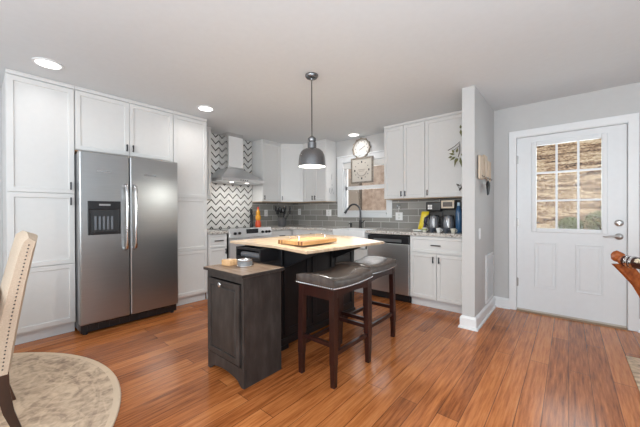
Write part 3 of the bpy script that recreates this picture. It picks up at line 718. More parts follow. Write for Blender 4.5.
# leafy decals on the cabinet above the coffee makers
M_olive = mat('olive_leaf', (0.17, 0.17, 0.06), 0.6); M_twig = mat('dark_twig', (0.06, 0.045, 0.035), 0.6)
def leaf(bm, p, d, L, wdt, nrm=Vector((0, -1, 0))):
    p = Vector(p); d = Vector(d).normalized(); s_ = d.cross(nrm).normalized()
    a = [p, p+d*L*0.35+s_*wdt+nrm*0.004, p+d*L, p+d*L*0.35-s_*wdt+nrm*0.004]
    lo = [bm.verts.new(q_) for q_ in a]; hi = [bm.verts.new(q_+nrm*0.003) for q_ in a]
    bm.faces.new(lo[::-1]); bm.faces.new(hi)
    for i in range(4): bm.faces.new([lo[i], lo[(i+1) % 4], hi[(i+1) % 4], hi[i]])
yf = DY-0.0245
t = thing('leaf_sprig', 'green leaf sprig with bare dark twigs stuck on the white cabinet door', 'wall decor', (-1.06, yf, 1.87), world=True)
bm = BM(); tube(bm, [(-1.035, yf, 2.03), (-1.03, yf-.004, 1.93), (-1.05, yf-.004, 1.86)], 0.004, 6); tube(bm, [(-1.03, yf, 2.05), (-1.09, yf-.004, 2.0), (-1.17, yf-.004, 1.96)], 0.0035, 6); tube(bm, [(-1.04, yf, 2.0), (-1.09, yf-.004, 1.96), (-1.12, yf-.003, 1.95)], 0.003, 6)
obj('twig', bm, M_twig, t)
bm = BM()
for (px_, pz_, dx_, dz_, L) in ((-1.09, 1.90, -1, .3, .07), (-1.08, 1.87, -.8, -.5, .08), (-1.07, 1.86, -.2, -1, .12), (-1.03, 1.86, .2, -1, .15), (-1.02, 1.90, .9, -.7, .08), (-1.10, 1.92, -.4, .8, .05), (-1.07, 1.92, .3, .9, .06), (-1.12, 1.88, -.9, -.3, .05), (-1.05, 1.85, -.6, -1, .07)):
    leaf(bm, (px_, yf-.003, pz_), (dx_, 0, dz_), L, 0.015)
obj('leaves', bm, M_olive, t)
t = thing('leaf_decal', 'tiny olive leaf decal near the top of the white cabinet door', 'wall decor', (-1.02, yf, 2.19), world=True)
bm = BM(); leaf(bm, (-1.02, yf, 2.20), (0.1, 0, -1), 0.09, 0.016); leaf(bm, (-1.02, yf, 2.21), (0.0, 0, 1), 0.05, 0.014); obj('leaves', bm, M_olive, t)
t = thing('leaf_decal', 'small grey scribble decal low on the white cabinet door', 'wall decor', (-1.02, yf, 1.46), world=True)
bm = BM(); tube(bm, [(-1.07, yf, 1.53), (-1.04, yf-.003, 1.47), (-1.02, yf-.003, 1.52), (-1.0, yf, 1.44)], 0.003, 6); leaf(bm, (-1.04, yf, 1.44), (.5, 0, .8), 0.07, 0.012); leaf(bm, (-1.03, yf, 1.50), (-.7, 0, .6), 0.05, 0.01); obj('twig', bm, M_twig, t)
# faint grey decals on the cabinet end panel beside the window
M_gdec = mat('pale_grey_decal', (0.42, 0.43, 0.45), 0.6)
xe = -3.182
t = thing('figure_decal', 'faint grey small decals on the white cabinet end panel left of the window', 'wall decor', (xe+0.002, 4.06, 1.55), world=True)
bm = BM(); nx_ = Vector((1, 0, 0))
lathe(bm, [(0.012, 0), (0.012, 0.003), (0, 0.003)], (xe, 4.07, 1.66), 12, axis='x'); obj('dot', bm, M_gdec, t)
bm = BM(); tube(bm, [(xe+.003, 4.03, 1.50), (xe+.003, 4.07, 1.60), (xe+.003, 4.11, 1.50)], 0.005, 6); tube(bm, [(xe+.003, 3.99, 1.52), (xe+.003, 4.0, 1.60)], 0.004, 6); tube(bm, [(xe+.003, 4.05, 1.75), (xe+.003, 4.06, 1.85)], 0.003, 6); obj('strokes', bm, M_gdec, t)

# ------------------------------------------------------------------ clock and sign over the window
t = thing('wall_clock', 'round white wall clock with beaded dark rim hung above the window', 'clock', (-2.645, YW-0.001, 2.245))
bm = BM(); lathe(bm, [(0.160, 0.0), (0.172, 0.015), (0.165, 0.035), (0.150, 0.038), (0.148, 0.015), (0.148, 0.0)], n=36, axis='y', cap=False)
for k in range(12):
    a_ = 2*PI*k/12; lathe(bm, [(0.0, 0.0), (0.017, 0.004), (0.017, 0.03), (0.0, 0.036)], (0.165*math.cos(a_), 0, 0.165*math.sin(a_)), 10, axis='y')
obj('rim', bm, M_frame, t, smooth=True)
bm = BM(); lathe(bm, [(0.150, 0.002), (0.150, 0.014), (0, 0.014)], n=36, axis='y'); fc = obj('dial', bm, mat('clock_dial', (0.55, 0.53, 0.50), 0.8), t)
bm = BM()
for k in range(12):
    a_ = 2*PI*k/12; cx, cz = 0.118*math.cos(a_), 0.118*math.sin(a_); box(bm, cx-0.004, -0.0155, cz-0.011, cx+0.004, -0.0142, cz+0.011)
obj('hour_marks', bm, M_bronze, fc)
bm = BM(); tube(bm, [(-.01, -.018, -.004), (0.075, -.018, 0.035)], 0.003, 6); tube(bm, [(0.01, -.020, 0.0), (-0.045, -.020, -0.022)], 0.0035, 6); obj('hands', bm, M_bronze, fc)
sx, sz, hs = -2.600, 1.872, 0.212
t = thing('square_sign', 'square cream clock face sign in weathered frame hanging over the window top', 'sign', (sx, YW-0.075, sz))
bm = BM(); ringbox(bm, -hs, hs, -hs, hs, 0.026, -0.012, 0.016); obj('frame', bm, M_frame, t, bevel=0.003)
fc = obj('face', B(-hs+.026, -0.004, -hs+.026, hs-.026, 0.010, hs-.026), mat('cream_face', (0.70, 0.65, 0.58), 0.6), t)
bm = BM()
for k in range(12):
    a_ = 2*PI*k/12; cx, cz = 0.135*math.cos(a_), 0.135*math.sin(a_); q_ = 0.016 if k % 3 == 0 else 0.008
    box(bm, cx-q_*.7, -0.006, cz-q_, cx+q_*.7, -0.0042, cz+q_)
obj('hour_marks', bm, M_bronze, fc)
bm = BM()
box(bm, -0.07, -0.006, 0.006, 0.07, -0.0042, 0.013); box(bm, -0.05, -0.006, -0.018, 0.05, -0.0042, -0.012)
tube(bm, arc((0, -0.005, 0), 0.095, 195, 345, 14), 0.004, 6)
obj('faded_script', bm, mat('faded_print', (0.33, 0.28, 0.25), 0.7), fc)
obj('cord', (lambda b_: (tube(b_, [(-0.12, 0.012, hs), (0, 0.07, hs+0.095), (0.12, 0.012, hs)], 0.002, 6), b_)[1])(BM()), M_frame, t)

# ------------------------------------------------------------------ outlets and switch
def plate(x, z, label, w_=0.075, two=False, y=YW-0.0105, loc=None, rz=0, deep=0.006):
    t = thing('wall_outlet', label, 'outlet', loc or (x, y, z), rz)
    pl = obj('cover_plate', B(-w_/2, -deep, -0.06, w_/2, 0, 0.06), M_plate, t, bevel=0.002)
    for dz in (-0.024, 0.024): obj('socket', B(-0.016, -deep-0.002, dz-0.014, 0.016, -deep, dz+0.014), mat('socket_white', (0.70, 0.70, 0.69), 0.4), pl)
plate(0, 0, 'white outlet on the left tiles between oil bottle and utensil crock', loc=(XW+0.0105, 3.50, 1.17), rz=R90)
plate(-4.10, 1.19, 'white outlet on grey tile near the corner, below diagonal cabinet')
plate(-3.35, 1.17, 'wide white outlet plate on grey tile just left of the window', 0.12)
plate(-1.975, 1.115, 'white outlet plate under the cabinet right of the window', 0.115)
t = thing('air_freshener', 'small clear plug-in gadget on top of the outlet right of the window', 'air freshener', (-1.975, YW-0.011, 1.235))
bm = BM(); lathe(bm, [(0.0, 0), (0.025, 0.0), (0.032, 0.02), (0.026, 0.055), (0.012, 0.065), (0, 0.065)], (0, -0.034, 0), 14); obj('bottle', bm, M_clear, t, smooth=True)
obj('plug', B(-0.012, -0.012, -0.012, 0.012, 0.0, 0.03), M_plate, t)
t = thing('light_switch', 'white rocker switch on the side of the stub wall', 'switch', (-0.7145, 3.42, 0.95), R90)
pl = obj('cover_plate', B(-0.036, -0.006, -0.058, 0.036, 0, 0.058), M_plate, t, bevel=0.002); obj('rocker', B(-0.016, -0.010, -0.032, 0.016, -0.006, 0.032), M_plate, pl)
t = thing('air_vent', 'tall white return air vent low on the stub wall beside the door', 'vent', (-0.7145, 3.90, 0.145), R90)
va, vb_ = -0.20, 0.20
bm = BM(); ringbox(bm, va, vb_, 0, 0.545, 0.028, -0.012, 0.0); fr_ = obj('frame', bm, M_trim, t, bevel=0.002)
obj('backing', B(va+.02, -0.0035, .02, vb_-.02, -0.0005, .525), mat('vent_backing', (0.55, .55, .55), .6), t)
bm = BM()
for k in range(24):
    x_ = va+0.036+k*(vb_-va-0.072)/23; hexa(bm, [(x_-.003, -.011, .028), (x_+.001, -.011, .028), (x_+.005, -.004, .028), (x_+.001, -.004, .028)], [(x_-.003, -.011, .517), (x_+.001, -.011, .517), (x_+.005, -.004, .517), (x_+.001, -.004, .517)])
obj('louvers', bm, M_trim, t)

# key rack
t = thing('key_rack', 'pale wooden plank key rack hung on the stub wall', 'key holder', (-0.7145, 3.60, 1.53), R90)
hs_ = [(-0.28, 0.15, -0.01, 0.23), (-0.085, 0.15, 0.01, 0.26), (0.11, 0.15, 0.0, 0.22)]
for (x_, w_, z0, z1) in hs_: obj('slat', B(x_, -0.030, z0, x_+w_, -0.010, z1), M_plaque, t, bevel=0.003)
obj('back_rail', B(-0.25, -0.010, 0.05, 0.25, -0.0005, 0.09), M_plaque, t)
bm = BM()
for x_ in (-0.21, -0.11, 0.0, 0.11, 0.21): tube(bm, [(x_, -0.028, 0.03), (x_, -0.035, 0.025), (x_, -0.042, 0.005), (x_, -0.05, 0.018)], 0.003, 6)
obj('hooks', bm, M_blackm, t)
t = thing('key_bunch', 'black keys and fob dangling from the wooden key rack', 'keys', (-0.765, 3.60, 1.60), R90)
bm = BM(); tube(bm, arc((0, -0.098, -0.03), 0.028, 0, 330, 12), 0.0025, 6, closed=True); obj('ring', bm, M_nickel, t)
bm = BM()
for (x_, L, a_) in ((-0.07, .10, -.55), (-0.02, .15, -.15), (0.03, .14, .15), (0.07, .10, .5)):
    p = Vector((x_*0.5, -0.098+x_*0.1, -0.05)); d_ = Vector((math.sin(a_), 0, -math.cos(a_)))
    tube(bm, [p, p+d_*0.02, p+d_*L*0.5, p+d_*L], [0.006, 0.017, 0.016, 0.007], 8)
obj('key', bm, M_black, t)
t.location = (-0.757+0.0, 3.56, 1.555)

# ------------------------------------------------------------------ things on the counters
ZT = 0.9255
t = thing('oil_bottle', 'orange and yellow sauce bottle with red base beside the zigzag tiles', 'bottle', (-4.10, 3.165, ZT))
bm = BM(); lathe(bm, [(0.044, 0), (0.050, 0.01), (0.052, 0.06), (0.044, 0.10), (0.034, 0.12)], n=20); obj('lower_body', bm, mat('red_orange', (0.60, 0.07, 0.02), 0.3), t, smooth=True)
bm = BM(); lathe(bm, [(0.034, 0.12), (0.047, 0.15), (0.046, 0.19), (0.030, 0.22), (0.036, 0.245), (0.032, 0.275), (0.016, 0.295), (0.016, 0.31)], n=20); obj('upper_body', bm, mat('amber_yellow', (0.75, 0.33, 0.03), 0.25), t, smooth=True)
bm = BM(); lathe(bm, [(0.019, 0.31), (0.019, 0.35), (0, 0.352)], n=16); obj('cap', bm, mat('cap_red', (0.55, 0.05, 0.03), 0.4), t, smooth=True)
t = thing('pepper_mill', 'slim black pepper mill between range and sauce bottle', 'pepper mill', (-4.245, 3.13, ZT))
bm = BM(); lathe(bm, [(0.028, 0), (0.030, 0.02), (0.020, 0.09), (0.026, 0.17), (0.028, 0.21), (0.016, 0.23)], n=18); obj('body', bm, M_black, t, smooth=True)
bm = BM(); lathe(bm, [(0.016, 0.23), (0.027, 0.26), (0.024, 0.30), (0.0, 0.325)], n=18); obj('top', bm, M_black, t, smooth=True)
t = thing('utensil_crock', 'grey crock on the corner counter stuffed with dark kitchen utensils', 'utensil holder', (-3.99, 3.62, ZT))
bm = BM(); lathe(bm, [(0.062, 0), (0.075, 0.02), (0.080, 0.16), (0.072, 0.16), (0.068, 0.02), (0, 0.02)], n=24); obj('crock', bm, mat('grey_crock', (0.10, 0.10, 0.105), 0.3), t, smooth=True)
for k in range(13):
    a_ = k*2.4; rr = 0.03+0.02*(k % 3); bm = BM(); dx_, dy_ = math.cos(a_), math.sin(a_); H_ = 0.20+0.025*(k % 4)
    tip = Vector((dx_*rr*2.3, dy_*rr*2.3, H_+0.06)); tube(bm, [(dx_*rr*0.5, dy_*rr*0.5, 0.05), tip*0.98], 0.005, 6)
    bmesh.ops.create_uvsphere(bm, u_segments=10, v_segments=6, radius=1, matrix=Matrix.Translation(tip) @ Matrix.Rotation(a_, 4, 'Z') @ Matrix.Diagonal((0.012, 0.032, 0.045, 1)))
    obj('utensil', bm, M_black if k % 4 else M_bronze, t, smooth=True)

# coffee station
def coffee(x, y, label, disp_mat, w_, h_, panel):
    t = thing('coffee_maker', label, 'coffee maker', (x, y, ZT))
    bm = BM(); box(bm, 0, 0.10, 0, w_, 0.23, h_); obj('tower', bm, M_black, t, bevel=0.01)
    bm = BM(); box(bm, 0, 0, 0, w_, 0.10, 0.035); obj('warming_base', bm, M_black, t, bevel=0.006)
    hd = obj('head', B(0, 0.0, h_-0.12, w_, 0.10, h_), M_black, t, bevel=0.012)
    if panel == 'beige':
        bm = BM(); ringbox(bm, 0.02, w_-0.01, h_-0.105, h_-0.005, 0.020, -0.006, 0.0); obj('display_frame', bm, mat('beige_bezel', (0.66, 0.56, 0.44), 0.4), hd, bevel=0.004)
        obj('display', B(0.04, -0.004, h_-0.085, w_-0.03, 0.0, h_-0.025), mat('display_dark', (0.10, 0.08, 0.07), 0.15), hd)
    else:
        for i in range(2):
            for j in range(2): obj('button', B(0.03+i*0.03, -0.004, h_-0.095+j*0.032, 0.054+i*0.03, 0.0, h_-0.07+j*0.032), M_plate, hd)
    bm = BM(); lathe(bm, [(0.045, 0.037), (0.062, 0.05), (0.066, 0.12), (0.050, 0.19), (0.046, 0.20), (0.043, 0.20), (0.060, 0.12), (0.056, 0.052), (0, 0.045)], (w_/2, 0.045, 0), 22)
    cf = obj('carafe', bm, mat('smoky_glass', (0.30, 0.31, 0.34), 0.06, 0.5), t, smooth=True)
    bm = BM(); tube(bm, [(w_/2-0.05, 0.02, 0.19), (w_/2-0.10, -0.005, 0.18), (w_/2-0.11, -0.01, 0.12), (w_/2-0.068, 0.01, 0.07)], 0.009, 8); obj('handle', bm, M_black, cf, smooth=True)
    bm = BM(); lathe(bm, [(0.048, 0.20), (0.048, 0.212), (0, 0.214)], (w_/2, 0.045, 0), 18); obj('lid', bm, M_black, cf, smooth=True)
    bm = BM(); box(bm, w_/2+0.015, -0.024, 0.055, w_/2+0.03, -0.018, 0.17); obj('level_gauge', bm, M_plate, cf)
coffee(-1.445, 3.86, 'black coffee maker with white square buttons next to the yellow bag', None, 0.185, 0.385, 'white')
coffee(-1.2575, 3.84, 'black coffee maker with beige framed display at top', None, 0.185, 0.405, 'beige')
t = thing('snack_bag', 'yellow snack bag leaning by the left coffee maker', 'bag', (-1.53, 3.92, ZT), 0.15)
bm = BM()
def pillow(bm, w_, h_, d_, n=10, lean=0.0):
    fr_, bk = [], []
    for j in range(n+1):
        r1, r2 = [], []
        for i in range(n+1):
            u_, v_ = i/n*2-1, j/n*2-1; th = d_*(1-u_**4)*(1-v_**4)**0.7/2; x_ = u_*w_/2*(1-0.06*(1-abs(v_))); z_ = (v_+1)*h_/2
            r1.append(bm.verts.new((x_+lean*z_, -th, z_))); r2.append(bm.verts.new((x_+lean*z_, th, z_)))
        fr_.append(r1); bk.append(r2)
    for g_ in (fr_, bk):
        for j in range(n):
            for i in range(n): bm.faces.new([g_[j][i], g_[j][i+1], g_[j+1][i+1], g_[j+1][i]])
    bmesh.ops.remove_doubles(bm, verts=bm.verts, dist=1e-4)
pillow(bm, 0.10, 0.26, 0.06, lean=0.22); obj('pouch', bm, mat('bag_yellow', (0.78, 0.60, 0.03), 0.3), t, smooth=True)
bm = BM(); pillow(bm, 0.040, 0.20, 0.068, lean=0.22); bmesh.ops.translate(bm, verts=bm.verts, vec=(0.036, 0, 0.02)); obj('printed_panel', bm, mat('bag_dark_print', (0.10, 0.09, 0.16), 0.3), t, smooth=True)
t = thing('water_bottle', 'tall blue drink bottle right of the coffee makers', 'bottle', (-1.035, 3.86, ZT))
bm = BM(); lathe(bm, [(0.034, 0), (0.037, 0.01), (0.037, 0.24), (0.028, 0.29), (0.016, 0.33)], n=20); obj('body', bm, mat('deep_blue', (0.03, 0.10, 0.22), 0.2), t, smooth=True)
bm = BM(); lathe(bm, [(0.019, 0.33), (0.019, 0.37), (0, 0.372)], n=16); obj('cap', bm, mat('pale_blue_cap', (0.40, 0.55, 0.66), 0.3), t, smooth=True)
t = thing('spice_jar', 'amber labelled jar in the dark corner beside the stub wall', 'jar', (-0.935, 3.93, ZT))
bm = BM(); lathe(bm, [(0.034, 0), (0.036, 0.01), (0.036, 0.27), (0.030, 0.28)], n=20); obj('body', bm, mat('dark_jar', (0.06, 0.03, 0.02), 0.2), t, smooth=True)
bm = BM(); lathe(bm, [(0.0368, 0.16), (0.0368, 0.24)], n=20, cap=False); obj('paper_label', bm, mat('jar_label', (0.65, 0.48, 0.32), 0.5), t, smooth=True)
bm = BM(); lathe(bm, [(0.034, 0.28), (0.034, 0.31), (0, 0.312)], n=20); obj('lid', bm, M_black, t, smooth=True)
cupc = [mat('cup_cream', (0.62, 0.60, 0.52), 0.4), mat('cup_dark', (0.06, 0.07, 0.09), 0.3), mat('cup_white', (0.75, 0.74, 0.72), 0.3)]
cl = ['cream cup with a green band, leftmost of the small cup row before the coffee makers', 'dark small cup, second from left in the row before the coffee makers', 'white small cup in the middle of the row before the coffee makers', 'dark small cup right of the white middle cup', 'cream small cup at the right end of the row before the coffee makers']
for k, x_ in enumerate((-1.40, -1.31, -1.225, -1.14, -1.055)):
    t = thing('small_cup', cl[k], 'cup', (x_, 3.70, ZT), group='row of small cups in front of the coffee makers')
    bm = BM(); lathe(bm, [(0.022, 0), (0.031, 0.045), (0.032, 0.055), (0.029, 0.055), (0.021, 0.006), (0, 0.006)], n=18); bd = obj('cup_body', bm, cupc[[0, 1, 2, 1, 0][k]], t, smooth=True)
    bm = BM(); tube(bm, arc((0.030, 0, 0.03), 0.014, -80, 80, 6), 0.004, 6); obj('cup_handle', bm, cupc[[0, 1, 2, 1, 0][k]], t, smooth=True)
    if k == 0: bm = BM(); lathe(bm, [(0.0285, 0.028), (0.0305, 0.040)], n=18, cap=False); obj('painted_band', bm, mat('cup_green', (0.25, 0.35, 0.06), 0.4), bd)
t = thing('folded_towel', 'small crumpled pale cloth on the counter below the yellow bag', 'cloth', (-1.50, 3.73, ZT), 0.3)
bm = BM(); pillow(bm, 0.13, 0.03, 0.07, 8); obj('cloth', bm, mat('pale_cloth', (0.65, 0.66, 0.62), 0.9), t, smooth=True)

# ------------------------------------------------------------------ island
t = thing('kitchen_island', 'black kitchen island with butcher block top and raised drop leaf', 'kitchen island', (-2.14, 2.2, 0), world=True)
ix0, ix1, iy0, iy1 = -2.40, -1.87, 1.69, 2.80
bm = BM(); box(bm, ix0, iy0, 0.09, ix1, iy1, 0.888); bd = obj('body', bm, M_dark, t, bevel=0.004)
bm = BM(); box(bm, ix0-0.01, iy0-0.01, 0.035, ix1+0.01, iy1+0.01, 0.095)
obj('plinth', bm, M_dark, t, bevel=0.006)
for (a, b_) in ((ix0-0.012, iy0-0.012), (ix1-0.07, iy0-0.012), (ix0-0.012, iy1-0.07), (ix1-0.07, iy1-0.07)):
    obj('foot', B(a, b_, 0.0, a+0.082, b_+0.082, 0.036), M_dark, t, bevel=0.004)
for k in range(3):   # frame-and-panel bays on the seating side
    y0_ = iy0+0.02+k*(iy1-iy0-0.02)/3; y1_ = y0_+(iy1-iy0-0.02)/3-0.02
    bm = BM(); yb0, yb1 = y0_, y1_; xq = ix1
    def rbx(bm, y0, y1, z0, z1, w_, xa, xb):
        box(bm, xa, y0, z0, xb, y0+w_, z1); box(bm, xa, y1-w_, z0, xb, y1, z1); box(bm, xa, y0+w_, z0, xb, y1-w_, z0+w_); box(bm, xa, y0+w_, z1-w_, xb, y1-w_, z1)
    rbx(bm, yb0, yb1, 0.12, 0.87, 0.055, xq-0.001, xq+0.012); obj('panel_frame', bm, M_dark, t, bevel=0.002)
bm = BM(); box(bm, -2.45, 1.560, 0.891, -1.832, 2.70, 0.915); obj('main_top', bm, M_butcher, t, bevel=0.004)
bm = BM(); zt, th = 0.915, 0.023
lo = [(-1.829, 1.560), (-1.455, 1.555), (-1.37, 2.58), (-1.829, 2.70)]; zz_ = [0.915, 0.898, 0.894, 0.915]
hexa(bm, [(x, y, z-th) for (x, y), z in zip(lo, zz_)], [(x, y, z) for (x, y), z in zip(lo, zz_)]); obj('drop_leaf', bm, M_butcher, t, bevel=0.004)
for yy_ in (1.62, 2.40):
    bm = BM(); hexa(bm, [(ix1+0.001, yy_, 0.885), (ix1+0.001, yy_, 0.70), (-1.50, yy_, 0.855), (-1.50, yy_, 0.868)], [(ix1+0.001, yy_+0.022, 0.885), (ix1+0.001, yy_+0.022, 0.70), (-1.50, yy_+0.022, 0.855), (-1.50, yy_+0.022, 0.868)])
    if yy_ < iy0: bmesh.ops.translate(bm, verts=bm.verts, vec=(0, 0.09, 0))
    obj('leaf_bracket', bm, M_dark, t)
# towel/spice shelf at the near end
bm = BM(); ex0, ex1, ey0, ey1 = -2.255, -1.912, 1.495, 1.689; z0_, z1_ = 0.772, 0.882
box(bm, ex0, ey0, z0_, ex0+0.016, ey1, z1_); box(bm, ex1-0.016, ey0, z0_, ex1, ey1, z1_); box(bm, ex0+.016, ey0, z0_, ex1-.016, ey1, z0_+0.014)
box(bm, ex0+.016, ey0, z0_+0.014, ex1-.016, ey0+0.012, z0_+0.030); box(bm, ex0+.016, ey0, z1_-0.020, ex1-.016, ey0+0.012, z1_)
sh = obj('end_shelf', bm, M_dark, t, bevel=0.002)
bm = BM(); tube(bm, [(ex0+0.02, ey0+0.06, 0.812), (ex1-0.02, ey0+0.06, 0.812)], 0.024, 14); obj('towel_roll', bm, M_towel, sh, smooth=True)

# cutting board on island
t = thing('cutting_board', 'thick maple cutting board with dark end stripes and metal handles on the island', 'cutting board', (-1.765, 1.87, 0.9165), world=True)
bx0, bx1, by0, by1, zb, zc = -1.89, -1.59, 1.665, 2.10, 0.9168, 0.948
stp = [(by0, by0+0.022, 1)]
xs_ = [bx0, bx0+0.02, bx0+0.035, bx0+0.05, bx0+0.065, bx1-0.065, bx1-0.05, bx1-0.035, bx1-0.018, bx1]
bm = BM(); box(bm, bx0, by0, zb, bx1, by1, zc); bdd = obj('board', bm, M_board, t, bevel=0.004)
for (a, b_) in ((bx0+0.008, bx0+0.024), (bx0+0.045, bx0+0.055), (bx1-0.060, bx1-0.045), (bx1-0.028, bx1-0.010)):
    obj('inlay_stripe', B(a, by0-0.0006, zb+0.002, b_, by1+0.0006, zc+0.0005), M_boarddk, bdd)
for yy_ in (by0+0.05, by1-0.05):
    bm = BM(); xm = (bx0+bx1)/2; tube(bm, [(xm-0.055, yy_, zc), (xm-0.055, yy_, zc+0.030), (xm-0.045, yy_, zc+0.036), (xm+0.045, yy_, zc+0.036), (xm+0.055, yy_, zc+0.030), (xm+0.055, yy_, zc)], 0.004, 8)
    obj('handle', bm, M_chrome, t, smooth=True)

# ------------------------------------------------------------------ tilt-out trash cabinet
t = thing('trash_cabinet', 'weathered dark tilt-out trash cabinet standing at the near end of the island', 'cabinet', (-2.115, 1.150, 0)); tw, td = 0.465, 0.335
bm = BM()
box(bm, 0, 0.02, 0.0, 0.018, td, 0.745); box(bm, tw-0.018, 0.02, 0.0, tw, td, 0.745); box(bm, 0.018, td-0.012, 0.05, tw-0.018, td, 0.745); box(bm, 0.018, 0.02, 0.06, tw-0.018, td-0.012, 0.078)
box(bm, 0, 0.0, 0.13, 0.028, 0.02, 0.745); box(bm, tw-0.028, 0, 0.13, tw, 0.02, 0.745); box(bm, 0.028, 0, 0.70, tw-0.028, 0.02, 0.745)
obj('carcass', bm, M_trash, t, bevel=0.002)
bm = BM(); pts = [(0, 0), (0.035, 0)] + [(0.035+(tw-0.07)*k/10, 0.025+0.030*math.sin(PI*k/10)) for k in range(1, 10)] + [(tw-0.035, 0), (tw, 0), (tw, 0.13), (0, 0.13)]
extr(bm, pts, 'y', 0.0, 0.02); obj('scalloped_skirt', bm, M_trash, t, bevel=0.0015)
d = obj('tilt_door', shaker(0.030, 0.150, tw-0.030, 0.694, y=0.0, th=0.018, rail=0.055, rec=0.012, raised=True), M_trash, t, bevel=0.002)
bm = BM(); lathe(bm, [(0.006, 0), (0.006, 0.012), (0.017, 0.018), (0.018, 0.024), (0.010, 0.03), (0, 0.031)], (tw/2, -0.018, 0.672), 18, axis='y'); obj('knob', bm, M_chrome, d, smooth=True)
bm = BM(); box(bm, -0.018, -0.022, 0.746, tw+0.018, td+0.018, 0.770); tt = obj('top', bm, [M_trashtop], t, bevel=0.004)
tr_ = BM(); box(tr_, -0.0195, -0.0235, 0.748, tw+0.0195, -0.0215, 0.768); box(tr_, tw+0.0175, -0.0215, 0.748, tw+0.0195, td+0.019, 0.768); box(tr_, -0.0195, -0.0215, 0.748, -0.0175, td+0.019, 0.768)
obj('dark_edge', tr_, M_trash, tt)

t = thing('wooden_block', 'small pale wooden block on the trash cabinet, left of the round tin', 'block', (-2.03, 1.285, 0.7705), 0.25)
obj('block', B(-0.045, -0.04, 0, 0.045, 0.04, 0.045), wood('beech', (0.50, 0.28, 0.12), (0.66, 0.40, 0.20), (0.74, 0.50, 0.28), (4, 20, 4), 0.5, 2), t, bevel=0.006)
bm = BM(); lathe(bm, [(0.0, 0.0453), (0.024, 0.0453), (0.024, 0.048), (0, 0.0483)], n=16); obj('lid', bm, M_plaque, t)
t = thing('round_tin', 'round glass and metal canister on the trash cabinet top', 'tin', (-1.895, 1.335, 0.7705))
bm = BM(); lathe(bm, [(0.062, 0), (0.066, 0.004), (0.066, 0.010), (0.058, 0.014)], n=32); obj('base', bm, M_chrome, t, smooth=True)
bm = BM(); lathe(bm, [(0.058, 0.014), (0.058, 0.045), (0.053, 0.045), (0.053, 0.016)], n=32, cap=False); obj('glass_wall', bm, mat('tinted_glass', (0.32, 0.33, 0.34), 0.08, 0.4), t, smooth=True)
bm = BM(); lathe(bm, [(0.060, 0.045), (0.062, 0.050), (0.060, 0.055), (0.03, 0.059), (0, 0.060)], n=32); obj('lid', bm, M_chrome, t, smooth=True)

